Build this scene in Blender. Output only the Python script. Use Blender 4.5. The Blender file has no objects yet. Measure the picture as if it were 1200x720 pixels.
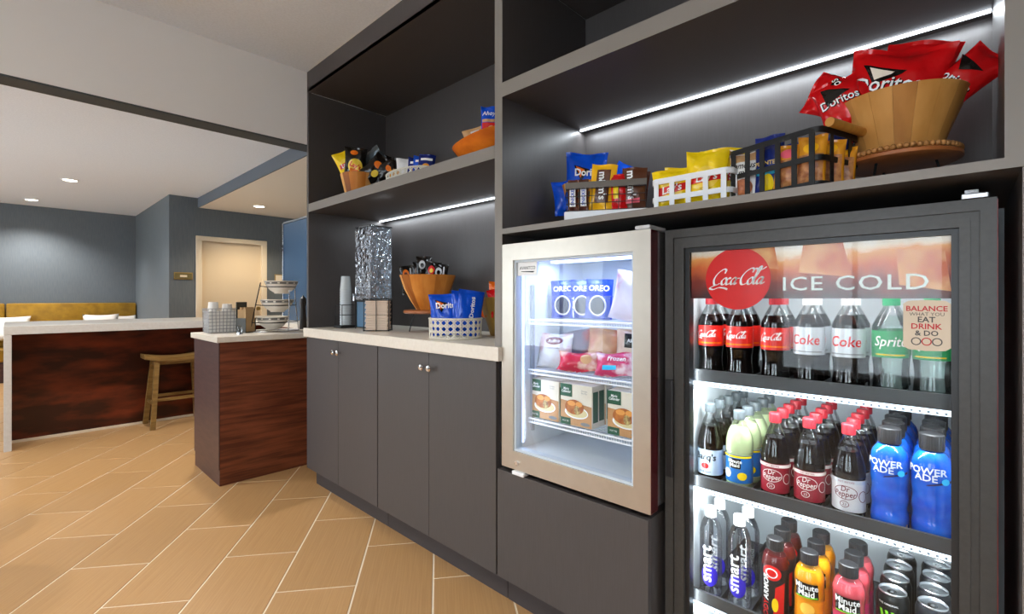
import bpy, bmesh, math, random
from mathutils import Vector, Matrix
SC = bpy.context.scene
COL = SC.collection
PI = math.pi
random.seed(7)

# ------------------------------------------------------------------ camera
cam_d = bpy.data.cameras.new('camera'); cam = bpy.data.objects.new('camera', cam_d); COL.objects.link(cam)
cam.location = (0, 0, 1.15)
cam.rotation_euler = (PI/2, 0, -math.atan(589/559))
cam_d.sensor_width = 36; cam_d.lens = 36*559/1200; cam_d.shift_y = -10/1200; cam_d.clip_start = .02
SC.camera = cam
# ------------------------------------------------------------------ world, exposure
w = bpy.data.worlds.new('world'); SC.world = w; w.use_nodes = True
w.node_tree.nodes['Background'].inputs[0].default_value = (.84, .92, 1, 1)
w.node_tree.nodes['Background'].inputs[1].default_value = 5.5
vs = SC.view_settings
vs.view_transform = 'Standard'; vs.look = 'None'; vs.gamma = 1; vs.use_curve_mapping = False
vs.exposure = 0.55
SC.cycles.transparent_max_bounces = 40
SC.cycles.max_bounces = 8
SC.cycles.sample_clamp_indirect = 6

# ------------------------------------------------------------------ materials
def lin(c):
    return tuple((x/255/12.92) if x/255 <= .04045 else ((x/255+.055)/1.055)**2.4 for x in c[:3]) + (1,)
MATS = {}
def M(name, col=(128,128,128), rough=.5, metal=0, c2=None, scale=(1,1,1), nscale=5, rnd=0, bump=0, bscale=None,
      spec=.5, emit=0, trans=0, coat=0, detail=3, alpha=1, contrast=(.35,.65), ior=1.45, space='Object'):
    if name in MATS: return MATS[name]
    m = bpy.data.materials.new(name); m.use_nodes = True; nt = m.node_tree; n = nt.nodes; L = nt.links.new
    b = n['Principled BSDF']
    b.inputs['Base Color'].default_value = lin(col); b.inputs['Roughness'].default_value = rough
    b.inputs['Metallic'].default_value = metal; b.inputs['Specular IOR Level'].default_value = spec
    b.inputs['IOR'].default_value = ior
    b.inputs['Transmission Weight'].default_value = trans; b.inputs['Coat Weight'].default_value = coat
    b.inputs['Alpha'].default_value = alpha
    if emit:
        b.inputs['Emission Color'].default_value = lin(col); b.inputs['Emission Strength'].default_value = emit
    tc = n.new('ShaderNodeTexCoord'); mp = n.new('ShaderNodeMapping'); mp.inputs['Scale'].default_value = scale
    L(tc.outputs[space], mp.inputs[0])
    if c2 is not None:
        no = n.new('ShaderNodeTexNoise'); no.inputs['Scale'].default_value = nscale; no.inputs['Detail'].default_value = detail
        L(mp.outputs[0], no.inputs[0])
        mr = n.new('ShaderNodeMapRange'); mr.inputs[1].default_value = contrast[0]; mr.inputs[2].default_value = contrast[1]
        L(no.outputs[0], mr.inputs[0])
        mx = n.new('ShaderNodeMix'); mx.data_type = 'RGBA'; L(mr.outputs[0], mx.inputs[0])
        mx.inputs[6].default_value = lin(col); mx.inputs[7].default_value = lin(c2)
        out = mx.outputs[2]
        if rnd:
            oi = n.new('ShaderNodeObjectInfo'); m2 = n.new('ShaderNodeMapRange')
            m2.inputs[3].default_value = 1-rnd; m2.inputs[4].default_value = 1+rnd
            L(oi.outputs['Random'], m2.inputs[0])
            vm = n.new('ShaderNodeVectorMath'); vm.operation = 'SCALE'; L(out, vm.inputs[0]); L(m2.outputs[0], vm.inputs['Scale'])
            out = vm.outputs[0]
        L(out, b.inputs['Base Color'])
    if bump:
        nb = n.new('ShaderNodeTexNoise'); nb.inputs['Scale'].default_value = bscale or nscale; nb.inputs['Detail'].default_value = 2
        L(mp.outputs[0], nb.inputs[0])
        bp = n.new('ShaderNodeBump'); bp.inputs['Strength'].default_value = bump; bp.inputs['Distance'].default_value = .01
        L(nb.outputs[0], bp.inputs['Height']); L(bp.outputs[0], b.inputs['Normal'])
    MATS[name] = m
    return m
def G(name, tint=(1,1,1), k=1.0, rough=.02, bump=0, bscale=30, base=0.0, milk=0):
    """thin clear sheet: transparent mixed with a fresnel reflection"""
    if name in MATS: return MATS[name]
    m = bpy.data.materials.new(name); m.use_nodes = True; nt = m.node_tree; n = nt.nodes; L = nt.links.new
    n.remove(n['Principled BSDF']); o = n['Material Output']
    t = n.new('ShaderNodeBsdfTransparent'); t.inputs[0].default_value = tint + (1,)
    g = n.new('ShaderNodeBsdfGlossy'); g.inputs['Roughness'].default_value = rough
    f = n.new('ShaderNodeFresnel'); f.inputs[0].default_value = 1.45
    mu = n.new('ShaderNodeMath'); mu.operation = 'MULTIPLY_ADD'; mu.inputs[1].default_value = k; mu.inputs[2].default_value = base
    L(f.outputs[0], mu.inputs[0]); mx = n.new('ShaderNodeMixShader')
    L(mu.outputs[0], mx.inputs[0]); L(t.outputs[0], mx.inputs[1]); L(g.outputs[0], mx.inputs[2]); L(mx.outputs[0], o.inputs[0])
    if milk:
        df = n.new('ShaderNodeBsdfTranslucent'); df.inputs[0].default_value = (.80,.88,1,1); d2 = n.new('ShaderNodeBsdfDiffuse'); d2.inputs[0].default_value = (.80,.88,1,1)
        ma = n.new('ShaderNodeMixShader'); L(df.outputs[0], ma.inputs[1]); L(d2.outputs[0], ma.inputs[2])
        mb = n.new('ShaderNodeMixShader'); mb.inputs[0].default_value = milk; L(t.outputs[0], mb.inputs[1]); L(ma.outputs[0], mb.inputs[2]); L(mb.outputs[0], mx.inputs[1])
    if bump:
        tc = n.new('ShaderNodeTexCoord')
        nb = n.new('ShaderNodeTexVoronoi'); nb.feature = 'SMOOTH_F1'; nb.inputs['Scale'].default_value = bscale
        L(tc.outputs['Object'], nb.inputs[0])
        bp = n.new('ShaderNodeBump'); bp.inputs['Strength'].default_value = bump; bp.inputs['Distance'].default_value = .02
        L(nb.outputs[0], bp.inputs['Height']); L(bp.outputs[0], g.inputs['Normal']); L(bp.outputs[0], f.inputs['Normal'])
    MATS[name] = m
    return m

lit_edge_m = M('lit laminate edge', (128,122,115), .4)  # laminate edges; the lighter tone is front light put into the colour
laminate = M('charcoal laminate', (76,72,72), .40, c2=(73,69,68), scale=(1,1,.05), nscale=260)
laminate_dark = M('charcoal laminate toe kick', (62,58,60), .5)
quartz = M('cream quartz', (226,219,206), .3, c2=(221,213,199), nscale=60)
quartz_grey = M('pale grey quartz', (205,203,198), .3, c2=(199,196,190), nscale=50)
mahog = M('mahogany panel', (52,22,14), .30, c2=(122,50,26), scale=(1,1,3.2), nscale=3.2, detail=6, contrast=(.42,.72))
walnut = M('walnut panel', (86,42,26), .35, c2=(132,72,46), scale=(.7,.7,9), nscale=5, detail=5)
walnut_dk = M('walnut edge panel', (66,45,44), .4, c2=(80,56,52), scale=(2,2,10), nscale=5)
tile_m = M('tan porcelain tile', (186,147,100), .32, c2=(176,136,89), scale=(60,1.2,1), nscale=3, rnd=.05)
grout = M('cream grout', (240,230,208), .8)
wall_m = M('slate blue wallcovering', (102,110,116), .6, c2=(95,104,111), scale=(1,1,.1), nscale=90)
ceil_m = M('white ceiling paint', (228,235,244), .9, c2=(221,228,237), nscale=90, bump=.05)
ceil_s = M('warm soffit paint', (236,228,214), .9)
white_p = M('white wall paint', (236,234,231), .85)
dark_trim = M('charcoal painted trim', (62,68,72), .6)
fascia_m = M('slate blue paint', (92,100,110), .6)
door_m = M('beige door', (214,198,172), .5)
frame_m = M('cream door frame', (226,214,192), .5)
leather = M('olive leather', (160,122,34), .38, c2=(132,98,24), nscale=9)
gold = M('brass frame', (176,150,96), .35, .8)
sign_in = M('olive plaque', (110,100,62), .5)
pillow_m = M('white pillow', (226,222,216), .9)
yellow_f = M('yellow fabric', (226,170,30), .8)
oak = M('stool oak', (142,112,62), .45, c2=(118,90,46), scale=(2,2,14), nscale=4)
steel = M('brushed steel', (196,188,176), .35, .85, c2=(192,184,172), scale=(3,3,3), nscale=8)
steel_g = M('silver metal', (200,200,204), .25, 1)
chrome = M('chrome', (225,225,225), .12, 1)
black_m = M('black metal', (26,26,27), .4, .3)
black_p = M('black plastic', (30,30,31), .35)
frid_m = M('dark grey fridge frame', (62,60,57), .38, c2=(56,54,51), nscale=100)
rail_m = M('dark shelf rail', (70,72,74), .35, .3)
white_pl = M('white plastic', (236,238,240), .35)
liner_m = M('grey white liner', (214,222,226), .4)
wood_b = M('acacia staves', (184,104,34), .5, c2=(222,148,66), scale=(6,6,1), nscale=3, rnd=.5, spec=.25)
WB = [M('acacia stave '+n_, a, .5, c2=b, scale=(6,6,1), nscale=3, rnd=.12, spec=.25) for n_, a, b in (('dark',(132,70,22),(168,98,40)),('mid',(186,112,42),(206,134,60)),('pale',(220,154,82),(234,176,104)),('amber',(196,116,40),(214,140,62)))]
WM = [M('mango stave '+n_, a, .5, c2=b, scale=(7,7,1), nscale=3, rnd=.10, spec=.25) for n_, a, b in (('dark',(122,72,28),(152,96,44)),('mid',(160,104,46),(184,126,62)),('pale',(184,128,62),(204,148,80)))]
wood_mid = M('acacia staves pale', (196,140,78), .4, c2=(160,106,56), scale=(7,7,1), nscale=3, rnd=.2)
wood_o = M('orange wood', (220,116,22), .55, c2=(196,94,14), scale=(1,4,8), nscale=3, spec=.2)
wood_s = M('stand wood', (176,104,54), .4, c2=(150,84,40), scale=(3,3,1), nscale=4)
cane = M('white cane', (222,216,200), .6)
ceramic = M('cream ceramic', (232,226,214), .25)
band_g = M('grey bowl band', (120,120,118), .3, .3)
paper_w = M('white paper cup', (240,238,234), .7)
kraft = M('kraft paper', (190,158,116), .8)
napkin_m = M('blush napkin paper', (226,204,184), .9)
led_m = M('led strip', (235,245,255), .5, emit=4)
led_s = M('soft led strip', (225,240,255), .5, emit=1.5)
disc_e = M('downlight lens', (255,240,215), .5, emit=14)
glass = G('door glass', (.985,.995,.995), .36, .004)
clear = G('clear plastic', (.985,.99,.99), .6, .03)
clearbin = G('clear bin plastic', (.98,.985,.99), .45, .03)
clearbag = G('clear film', (.95,.95,.96), 1.6, .12, base=.06)
hammered = G('hammered glass', (.92,.96,1.0), 2.0, .10, bump=.9, bscale=38, base=.12, milk=.28)
def glossy(name, c, r=.25): return M('print '+name, c, r)
red = glossy('red', (216,34,34)); white = glossy('white', (240,240,238), .4); black = glossy('black', (24,22,22))
yellow = glossy('yellow', (240,205,20)); blue = glossy('blue', (16,76,190)); green = glossy('green', (22,150,72))
orange = glossy('orange', (240,120,24)); silver = glossy('silver', (206,210,214)); brown = glossy('brown', (70,34,24))

# ------------------------------------------------------------------ mesh helpers
class MB:
    def __init__(s): s.v = []; s.f = []
    def add(s, v, f, xf=None):
        o = len(s.v)
        s.v += [tuple(xf @ Vector(p)) for p in v] if xf else [tuple(p) for p in v]
        s.f += [tuple(i+o for i in q) for q in f]; return s
    def box(s, x0, x1, y0, y1, z0, z1, xf=None):
        x0, x1 = min(x0,x1), max(x0,x1); y0, y1 = min(y0,y1), max(y0,y1); z0, z1 = min(z0,z1), max(z0,z1)
        v = [(x0,y0,z0),(x1,y0,z0),(x1,y1,z0),(x0,y1,z0),(x0,y0,z1),(x1,y0,z1),(x1,y1,z1),(x0,y1,z1)]
        return s.add(v, [(3,2,1,0),(4,5,6,7),(0,1,5,4),(1,2,6,5),(2,3,7,6),(3,0,4,7)], xf)
    def lathe(s, prof, seg=24, xf=None, a0=0, a1=2*PI, sx=1, sy=1):
        full = abs(a1-a0-2*PI) < 1e-6; n = seg if full else seg+1; v = []; f = []
        for r, z in prof:
            for i in range(n):
                a = a0+(a1-a0)*i/seg; v.append((r*math.cos(a)*sx, r*math.sin(a)*sy, z))
        for j in range(len(prof)-1):
            for i in range(seg):
                k = (i+1) % n; f.append((j*n+i, j*n+k, (j+1)*n+k, (j+1)*n+i))
        return s.add(v, f, xf)
    def disc(s, r, z, seg=24, xf=None, sx=1, sy=1):
        v = [(r*math.cos(2*PI*i/seg)*sx, r*math.sin(2*PI*i/seg)*sy, z) for i in range(seg)]
        return s.add(v, [tuple(range(seg))], xf)
    def tube(s, pts, r, seg=8, closed=False, xf=None, flat=None):
        pts = [Vector(p) for p in pts]; n = len(pts); v = []; f = []; up = None
        for i in range(n):
            a = pts[(i-1) % n] if (closed or i > 0) else pts[i]; b = pts[(i+1) % n] if (closed or i < n-1) else pts[i]
            d = (b-a).normalized()
            if up is None: up = Vector((0,0,1)) if abs(d.z) < .9 else Vector((1,0,0))
            x = d.cross(up)
            if x.length < 1e-4: x = d.cross(Vector((0,1,0)))
            x.normalize(); y = x.cross(d).normalized(); up = y
            for k in range(seg):
                t = 2*PI*k/seg+PI/seg
                rr = (r, r) if flat is None else flat
                v.append(pts[i]+x*rr[0]*math.cos(t)+y*rr[1]*math.sin(t))
        for i in range(n if closed else n-1):
            for k in range(seg):
                f.append((i*seg+k, i*seg+(k+1) % seg, ((i+1) % n)*seg+(k+1) % seg, ((i+1) % n)*seg+k))
        if not closed:
            f.append(tuple(range(seg-1,-1,-1))); f.append(tuple((n-1)*seg+k for k in range(seg)))
        return s.add(v, f, xf)
    def mesh(s, name, mat, smooth=False, bevel=0):
        me = bpy.data.meshes.new(name); me.from_pydata(s.v, [], s.f); me.materials.append(mat)
        bm = bmesh.new(); bm.from_mesh(me)
        if bevel: bmesh.ops.bevel(bm, geom=bm.edges[:], offset=bevel, segments=2, affect='EDGES', profile=.5)
        bmesh.ops.recalc_face_normals(bm, faces=bm.faces[:]); bm.to_mesh(me); bm.free()
        if smooth: me.shade_smooth(); me.set_sharp_from_angle(angle=math.radians(40))
        return me
    def obj(s, name, mat, parent=None, smooth=False, bevel=0, loc=(0,0,0), rz=0):
        return link(name, s.mesh(name, mat, smooth, bevel), parent, loc, rz)
def link(name, me, parent=None, loc=(0,0,0), rz=0):
    o = bpy.data.objects.new(name, me); COL.objects.link(o); o.parent = parent; o.location = loc; o.rotation_euler[2] = rz
    return o
def tag(o, label, cat, group=None, kind=None):
    o['label'] = label; o['category'] = cat
    if group: o['group'] = group
    if kind: o['kind'] = kind
    return o
def thing(name, label, cat, loc=(0,0,0), rz=0, group=None):
    o = link(name, None, None, loc, rz); o.empty_display_size = .05
    return tag(o, label, cat, group)
def struct(o, label=None, cat=None):
    o['kind'] = 'structure'
    if label: o['label'] = label
    if cat: o['category'] = cat
    return o
def copy_thing(root, loc, rz=None, label=None, group=None, scale=None):
    def rec(o, p):
        c = o.copy(); COL.objects.link(c); c.parent = p
        for ch in o.children: rec(ch, c)
        return c
    r = rec(root, None); r.location = loc
    if rz is not None: r.rotation_euler[2] = rz
    if label: r['label'] = label
    if group: r['group'] = group
    if scale: r.scale = scale
    return r
def box(name, mat, b, parent=None, bevel=0): return MB().box(*b).obj(name, mat, parent, bevel=bevel)
FR = -PI/2          # rz that turns a thing's front (local -y) toward the room (-X)

# lettering -----------------------------------------------------------
TC = {}
def text_geo(s, size, bold=0, shear=0, sx=1, space=1, lead=1):
    key = (s, size, bold, shear, sx, space, lead)
    if key not in TC:
        cu = bpy.data.curves.new('t', 'FONT'); cu.body = s; cu.size = size; cu.offset = bold*size; cu.shear = shear
        cu.resolution_u = 2; cu.space_character = space; cu.align_x = 'CENTER'; cu.space_line = lead
        ob = bpy.data.objects.new('t', cu); COL.objects.link(ob)
        me = bpy.data.meshes.new_from_object(ob.evaluated_get(bpy.context.evaluated_depsgraph_get()))
        v = [(p.co.x*sx, p.co.y) for p in me.vertices]; f = [tuple(p.vertices) for p in me.polygons]
        cx = (min(p[0] for p in v)+max(p[0] for p in v))/2; cy = (min(p[1] for p in v)+max(p[1] for p in v))/2
        TC[key] = ([(x-cx, y-cy) for x, y in v], f)
        bpy.data.objects.remove(ob); bpy.data.curves.remove(cu); bpy.data.meshes.remove(me)
    return TC[key]
def bez(p, n=8):
    """smooth curve (Catmull-Rom) through p"""
    out = []
    for i in range(len(p)-1):
        a = p[max(i-1,0)]; b = p[i]; c = p[i+1]; d = p[min(i+2,len(p)-1)]
        for k in range(n):
            t = k/n; out.append(tuple(.5*(2*b[j]+(c[j]-a[j])*t+(2*a[j]-5*b[j]+4*c[j]-d[j])*t*t+(3*b[j]-a[j]-3*c[j]+d[j])*t**3) for j in (0,1)))
    return out+[tuple(p[-1])]
def script_geo(width, wgt=.26):
    """flowing script for the cola name, drawn as pen strokes"""
    def Cc(x): return [(x+1.15,1.45),(x+1.2,1.85),(x+.85,1.98),(x+.3,1.5),(x+.02,.75),(x+.2,.08),(x+.55,-.02),(x+.9,.18)]
    def o(x): return [(x+.3,.85),(x+.02,.5),(x+.12,.05),(x+.4,.02),(x+.58,.4),(x+.46,.82),(x+.3,.85)]
    S = [Cc(0), o(1.05), [(2.08,.72),(1.9,.86),(1.68,.45),(1.78,.02),(2.0,.06),(2.2,.25)],
         [(2.78,.75),(2.52,.86),(2.25,.45),(2.35,.03),(2.6,.15),(2.82,.8)], [(2.84,.85),(2.72,.3),(2.8,.02),(3.0,.2)],
         [(2.95,.75),(3.2,.8)],
         [(x+3.35,y) for x, y in Cc(0)], o(4.25),
         [(4.85,.3),(5.25,1.5),(5.35,2.1),(5.15,2.1),(4.98,1.2),(4.95,.3),(5.1,.02),(5.3,.2)],
         [(5.92,.75),(5.65,.86),(5.35,.45),(5.45,.03),(5.7,.15),(5.95,.8)], [(5.98,.85),(5.86,.3),(5.95,.02),(6.25,.25)],
         [(.6,-.02),(.2,-.15),(-.2,-.45),(.3,-.62),(.9,-.4),(1.6,-.45),(2.1,-.62)],
         [(4.5,1.6),(4.75,1.95),(5.1,1.75),(5.5,1.8),(5.9,2.1)]]
    v = []; f = []; nib = Vector((math.cos(.5), math.sin(.5))); sc = width/7.1
    for st in S:
        p = [Vector((x+.32*y, y)) for x, y in bez(st, 6)]; o0 = len(v)
        for i, q in enumerate(p):
            d = (p[min(i+1,len(p)-1)]-p[max(i-1,0)]).normalized(); nr = Vector((-d.y, d.x))
            hw = wgt/2*max(.32, abs(d.x*nib.y-d.y*nib.x))
            v += [tuple((q+nr*hw)*sc), tuple((q-nr*hw)*sc)]
        f += [(o0+2*i, o0+2*i+1, o0+2*i+3, o0+2*i+2) for i in range(len(p)-1)]
    cx = (min(a[0] for a in v)+max(a[0] for a in v))/2; cy = .75*sc
    return [(a-cx, b-cy) for a, b in v], f
def disc_geo(rx, ry=None, seg=28):
    ry = ry or rx; v = [(0,0)]; f = []
    for k in (1,2,3):
        for i in range(seg): v.append((rx*k/3*math.cos(2*PI*i/seg), ry*k/3*math.sin(2*PI*i/seg)))
    for i in range(seg): f.append((0, 1+i, 1+(i+1) % seg))
    for k in (0,1):
        for i in range(seg):
            a = 1+k*seg; f.append((a+i, a+seg+i, a+seg+(i+1) % seg, a+(i+1) % seg))
    return v, f
def ring_geo(rx, ry, t, seg=28):
    v = []; f = []
    for i in range(seg):
        c, s = math.cos(2*PI*i/seg), math.sin(2*PI*i/seg); v += [(rx*c, ry*s), ((rx-t)*c, (ry-t)*s)]
    for i in range(seg): j = (i+1) % seg; f.append((2*i, 2*j, 2*j+1, 2*i+1))
    return v, f
def poly_geo(p, n=6):
    """4-corner patch as a grid"""
    v = []; f = []
    for i in range(n+1):
        for j in range(n+1):
            s, t = i/n, j/n
            v.append(tuple((p[0][k]*(1-s)+p[1][k]*s)*(1-t)+(p[3][k]*(1-s)+p[2][k]*s)*t for k in (0,1)))
    for i in range(n):
        for j in range(n): f.append((i*(n+1)+j, (i+1)*(n+1)+j, (i+1)*(n+1)+j+1, i*(n+1)+j+1))
    return v, f
def xf2(g, x=0, y=0, rot=0):
    c, s = math.cos(rot), math.sin(rot)
    return [(a*c-b*s+x, a*s+b*c+y) for a, b in g[0]], g[1]
def flat_obj(name, g, mat, parent, xf, thick=0):
    """2D shape laid on the plane given by xf (local x right, y up)"""
    return MB().add([(a,b,0) for a, b in g[0]], g[1], xf).obj(name, mat, parent)
def fine(g, mx):
    """split faces until no edge runs further than mx"""
    v = list(g[0]); out = []; mid = {}
    st = [(q[0], q[i], q[i+1]) for q in g[1] for i in range(1, len(q)-1)]
    while st:
        a, b, c = st.pop(); best = 0
        for k, (p, q) in enumerate(((a,b),(b,c),(c,a))):
            d = math.hypot(v[p][0]-v[q][0], v[p][1]-v[q][1])
            if d > best: best = d; e = k
        if best <= mx: out.append((a,b,c)); continue
        if e == 1: a, b, c = b, c, a
        elif e == 2: a, b, c = c, a, b
        key = (min(a,b), max(a,b))
        if key not in mid: mid[key] = len(v); v.append(((v[a][0]+v[b][0])/2, (v[a][1]+v[b][1])/2))
        m = mid[key]; st += [(a,m,c), (m,b,c)]
    return v, out
def wrap_obj(name, g, mat, parent, r, z, ang=0, fz=None):
    """2D shape wrapped on an upright cylinder, centred on its front (-y); r may be a function of z"""
    v = []; g = fine(g, .007)
    for a, b in g[0]:
        rr = r(z+b) if callable(r) else r; t = a/rr+ang; v.append((rr*math.sin(t), -rr*math.cos(t), z+b))
    me = bpy.data.meshes.new(name); me.from_pydata(v, [], g[1]); me.materials.append(mat)
    return link(name, me, parent)
def front(x, y, z):
    """matrix for prints on a face seen from -X: local x -> -Y, local y -> Z"""
    return Matrix(((0,0,-1,x),(-1,0,0,y),(0,1,0,z),(0,0,0,1)))

# ------------------------------------------------------------------ floor
D = 1.2545                        # cabinet front plane
CEIL = 2.535
fl = struct(box('floor', grout, (-3.4, 3.3, -2.6, 10.3, -.08, -.0025)))
A = math.radians(37.7); LX = Vector((math.sin(A), math.cos(A))); NX = Vector((math.cos(A), -math.sin(A)))
tm = MB().box(-.1488,.1488,-.3013,.3013,-.008,0).mesh('tile', tile_m, bevel=.001)
fp = math.atan(589/559); far = MB(); nt = 0
for i in range(-45, 24):
    n0 = -.325+.305*i
    for j in range(-12, 30):
        l0 = 1.985+.61*j+(.305 if i % 2 else 0)
        c = NX*(n0-.1525)+LX*(l0+.305)
        if not (-3.3 < c.x < 3.1 and -2.5 < c.y < 10.1): continue
        d = c.x*math.sin(fp)+c.y*math.cos(fp); r = c.x*math.cos(fp)-c.y*math.sin(fp)
        vis = d > .35 and -1.25 < r/d < .35 and c.y < 7.4 and not (c.x > 1.75 or (c.x > 1.35+.3 and c.y < 2.9))
        if vis:
            t = link('tile', tm, fl, (c.x, c.y, 0), -A); nt += 1
        else:
            far.box(-.1488,.1488,-.3013,.3013,-.008,0, Matrix.Translation((c.x,c.y,0)) @ Matrix.Rotation(-A,4,'Z'))
t = far.obj('tile_field', tile_m, fl); t['kind'] = 'stuff'
print('tiles', nt)

# ------------------------------------------------------------------ walls and ceiling
struct(box('ceiling', ceil_m, (-3.4, 3.3, -2.6, 10.3, CEIL, CEIL+.1)))
struct(box('trim_1', white_p, (-3.3, D, 2.92, 3.045, 2.0915, CEIL)), 'white bulkhead beam between the snack area and the dining room', 'beam')
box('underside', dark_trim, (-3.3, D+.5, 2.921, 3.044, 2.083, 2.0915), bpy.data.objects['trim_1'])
# dropped soffit over the door side
struct(box('trim_2', ceil_s, (1.80, 3.15, 3.05, 7.66, 2.402, CEIL)), 'dropped soffit above the beige door', 'soffit')
box('fascia', fascia_m, (1.785, 1.80, 3.05, 7.66, 2.402, CEIL), bpy.data.objects['trim_2'])
struct(box('wall_back', wall_m, (-3.4, 1.46, 10.1, 10.2, 0, CEIL)))
struct(box('wall_corner', wall_m, (1.46, 1.56, 7.7705, 10.2, 0, CEIL)))
wd = MB(); wd.box(1.4605, 1.80, 7.67, 7.77, 0, CEIL); wd.box(2.645, 3.2, 7.67, 7.77, 0, CEIL); wd.box(1.80, 2.645, 7.67, 7.77, 1.98, CEIL)
struct(wd.obj('wall_door', wall_m))
struct(box('wall_right', wall_m, (3.1, 3.2, 2.9, 7.7, 0, CEIL)))
struct(box('wall_cabinet', wall_m, (2.02, 2.12, -2.6, 3.0, 0, CEIL)))
struct(box('wall_end', white_p, (1.9, 3.2, 2.93, 3.03, 0, CEIL)))
# wall behind the photographer; one window known by reflection, others added for daylight
WX = -3.1
wl = MB(); ops = [(-1.9,-.5), (.1,1.5), (3.6,5.2), (6.2,8.6)]
ys = -2.6
for a, b in ops: wl.box(WX-.12, WX, ys, a, 0, CEIL); wl.box(WX-.12, WX, a, b, 2.25, CEIL); wl.box(WX-.12, WX, a, b, 0, .35); ys = b
wl.box(WX-.12, WX, ys, 10.2, 0, CEIL)
struct(wl.obj('wall_left', M('dark slate wallcovering', (56,58,60), .7)))
for k, (a, b) in enumerate(ops):
    wf = struct(MB().box(WX-.09,WX-.03,a,a+.05,.35,2.25).box(WX-.09,WX-.03,b-.05,b,.35,2.25).box(WX-.09,WX-.03,a+.05,b-.05,.35,.40)
        .box(WX-.09,WX-.03,a+.05,b-.05,2.20,2.25).box(WX-.08,WX-.04,(a+b)/2-.02,(a+b)/2+.02,.40,2.20).obj('window_%d' % (k+1), white_pl))
    box('pane', glass, (WX-.062,WX-.058,a+.051,b-.051,.401,2.199), wf)
struct(box('wall_near', M('dark slate wallcovering',()), (WX, 2.05, -2.6, -2.5, 0, CEIL)))

# door
dr = struct(MB().box(1.835,2.61,7.69,7.735,.008,1.95).obj('door_1', door_m, bevel=.002), 'beige flush door in a cream frame beside the plaque', 'door')
fm = MB().box(1.765,1.835,7.645,7.75,0,1.95).box(2.61,2.68,7.645,7.75,0,1.95).box(1.765,2.68,7.645,7.75,1.95,2.015)
fm.obj('door_frame', frame_m, dr, bevel=.004)
MB().lathe([(0,-.05),(.028,-.045),(.03,-.02),(.012,-.01),(.012,.03)],16,Matrix.Translation((2.55,7.66,1.0)) @ Matrix.Rotation(-PI/2,4,'X')).obj('door_knob', gold, dr, True)
# downlights
def downlight(x, y, z, label, energy, col=(1,.95,.90)):
    t = thing('downlight', label, 'ceiling light', (x,y,z), 0, 'recessed ceiling downlights')
    MB().lathe([(.062,.0),(.082,-.001),(.084,-.006),(.066,-.008),(.062,-.002)],32).obj('trim_ring', white_pl, t, True)
    MB().disc(.062,-.003,32).obj('lens', disc_e, t)
    ld = bpy.data.lights.new('downlight_lamp','SPOT'); ld.energy = energy; ld.color = col; ld.spot_size = 2.3; ld.spot_blend = .7; ld.shadow_soft_size = .06
    lo = bpy.data.objects.new('downlight_lamp', ld); COL.objects.link(lo); lo.parent = t; lo.location = (0,0,-.02)
    return t
downlight(.487,7.578,CEIL,'round recessed downlight nearer of the two over the dining area',60)
downlight(.214,9.47,CEIL,'round recessed downlight close to the blue back wall',130)
downlight(2.33,6.94,2.402,'round recessed downlight in the warm soffit before the beige door',70,(1,.8,.55))
k = 0
for x, y, e in ((-.45,2.2,60),(-.45,.6,60),(-1.9,1.4,40),(-1.9,4.4,40),(-.6,4.3,60),(-.45,-1.0,50),(1.0,4.3,80),(-1.6,7.5,40),(-1.4,9.4,40)):  # unseen ceiling lamps added to light the cabinets and room
    k += 1
    downlight(x,y,CEIL,('round downlight added out of view as fill light, %s in order' % 'first second third fourth fifth sixth seventh eighth ninth'.split()[k-1]),e)


p = thing('wall_plaque','small brass-framed plaque on the grey wall left of the beige door','sign',(1.62,7.67,1.405))
MB().box(-.108,.108,-.012,0,0,.098).obj('frame', gold, p, bevel=.003); box('plate', sign_in, (-.095,.095,-.015,-.012,.014,.084), p)
box('inset', frame_m, (-.04,.04,-.017,-.015,.035,.062), p)
p = thing('wall_plaque','small brass-framed plaque on the wall right of the beige door','sign',(2.88,7.67,1.41))
MB().box(-.085,.085,-.012,0,0,.11).obj('frame', gold, p, bevel=.003); box('plate', frame_m, (-.07,.07,-.015,-.012,.014,.096), p)

# ------------------------------------------------------------------ cabinetry
def knob(y, z, parent):
    X = Matrix.Translation((D,y,z)) @ Matrix.Rotation(-PI/2,4,'Y')
    return MB().lathe([(0,.030),(.011,.029),(.0145,.024),(.013,.019),(.006,.014),(.006,0)],20,X).obj('knob', chrome, parent, True)
for nm, (ya, yb) in (('left', (2.11, 2.925)), ('right', (1.272, 2.106))):
    lab = {'left':'charcoal two-door base cabinet under the cup and water dispensers', 'right':'charcoal two-door base cabinet next to the glass freezer'}[nm]
    t = thing('base_cabinet', lab, 'cabinet', (0,0,0), 0, 'charcoal base cabinets')
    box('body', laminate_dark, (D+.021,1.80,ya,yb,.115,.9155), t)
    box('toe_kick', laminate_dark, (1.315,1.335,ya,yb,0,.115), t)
    ym = (ya+yb)/2
    for a, b, ky in ((ya+.0015, ym-.001, ym-.027), (ym+.001, yb-.0015, ym+.027)):
        d = box('door', laminate, (D,D+.02,a,b,.115,.914), t, .0012)
        knob(ky, .85, d)
ct = MB().box(D-.018,1.80,1.2435,2.935,.917,.97).obj('countertop', quartz, bevel=.003)
tag(ct, 'cream quartz countertop on the charcoal base cabinets', 'countertop')
t = thing('drawer_cabinet','charcoal plain-fronted cabinet under the glass-door freezer','cabinet',(0,0,0))
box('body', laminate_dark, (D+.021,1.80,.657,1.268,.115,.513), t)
box('front_panel', laminate, (D,D+.02,.655,1.266,.115,.515), t, .0012)
box('side_panel', laminate, (D+.02,1.80,.655,.657,.0,.515), t)
box('toe_kick', laminate_dark, (1.315,1.335,.657,1.268,0,.115), t)
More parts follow.
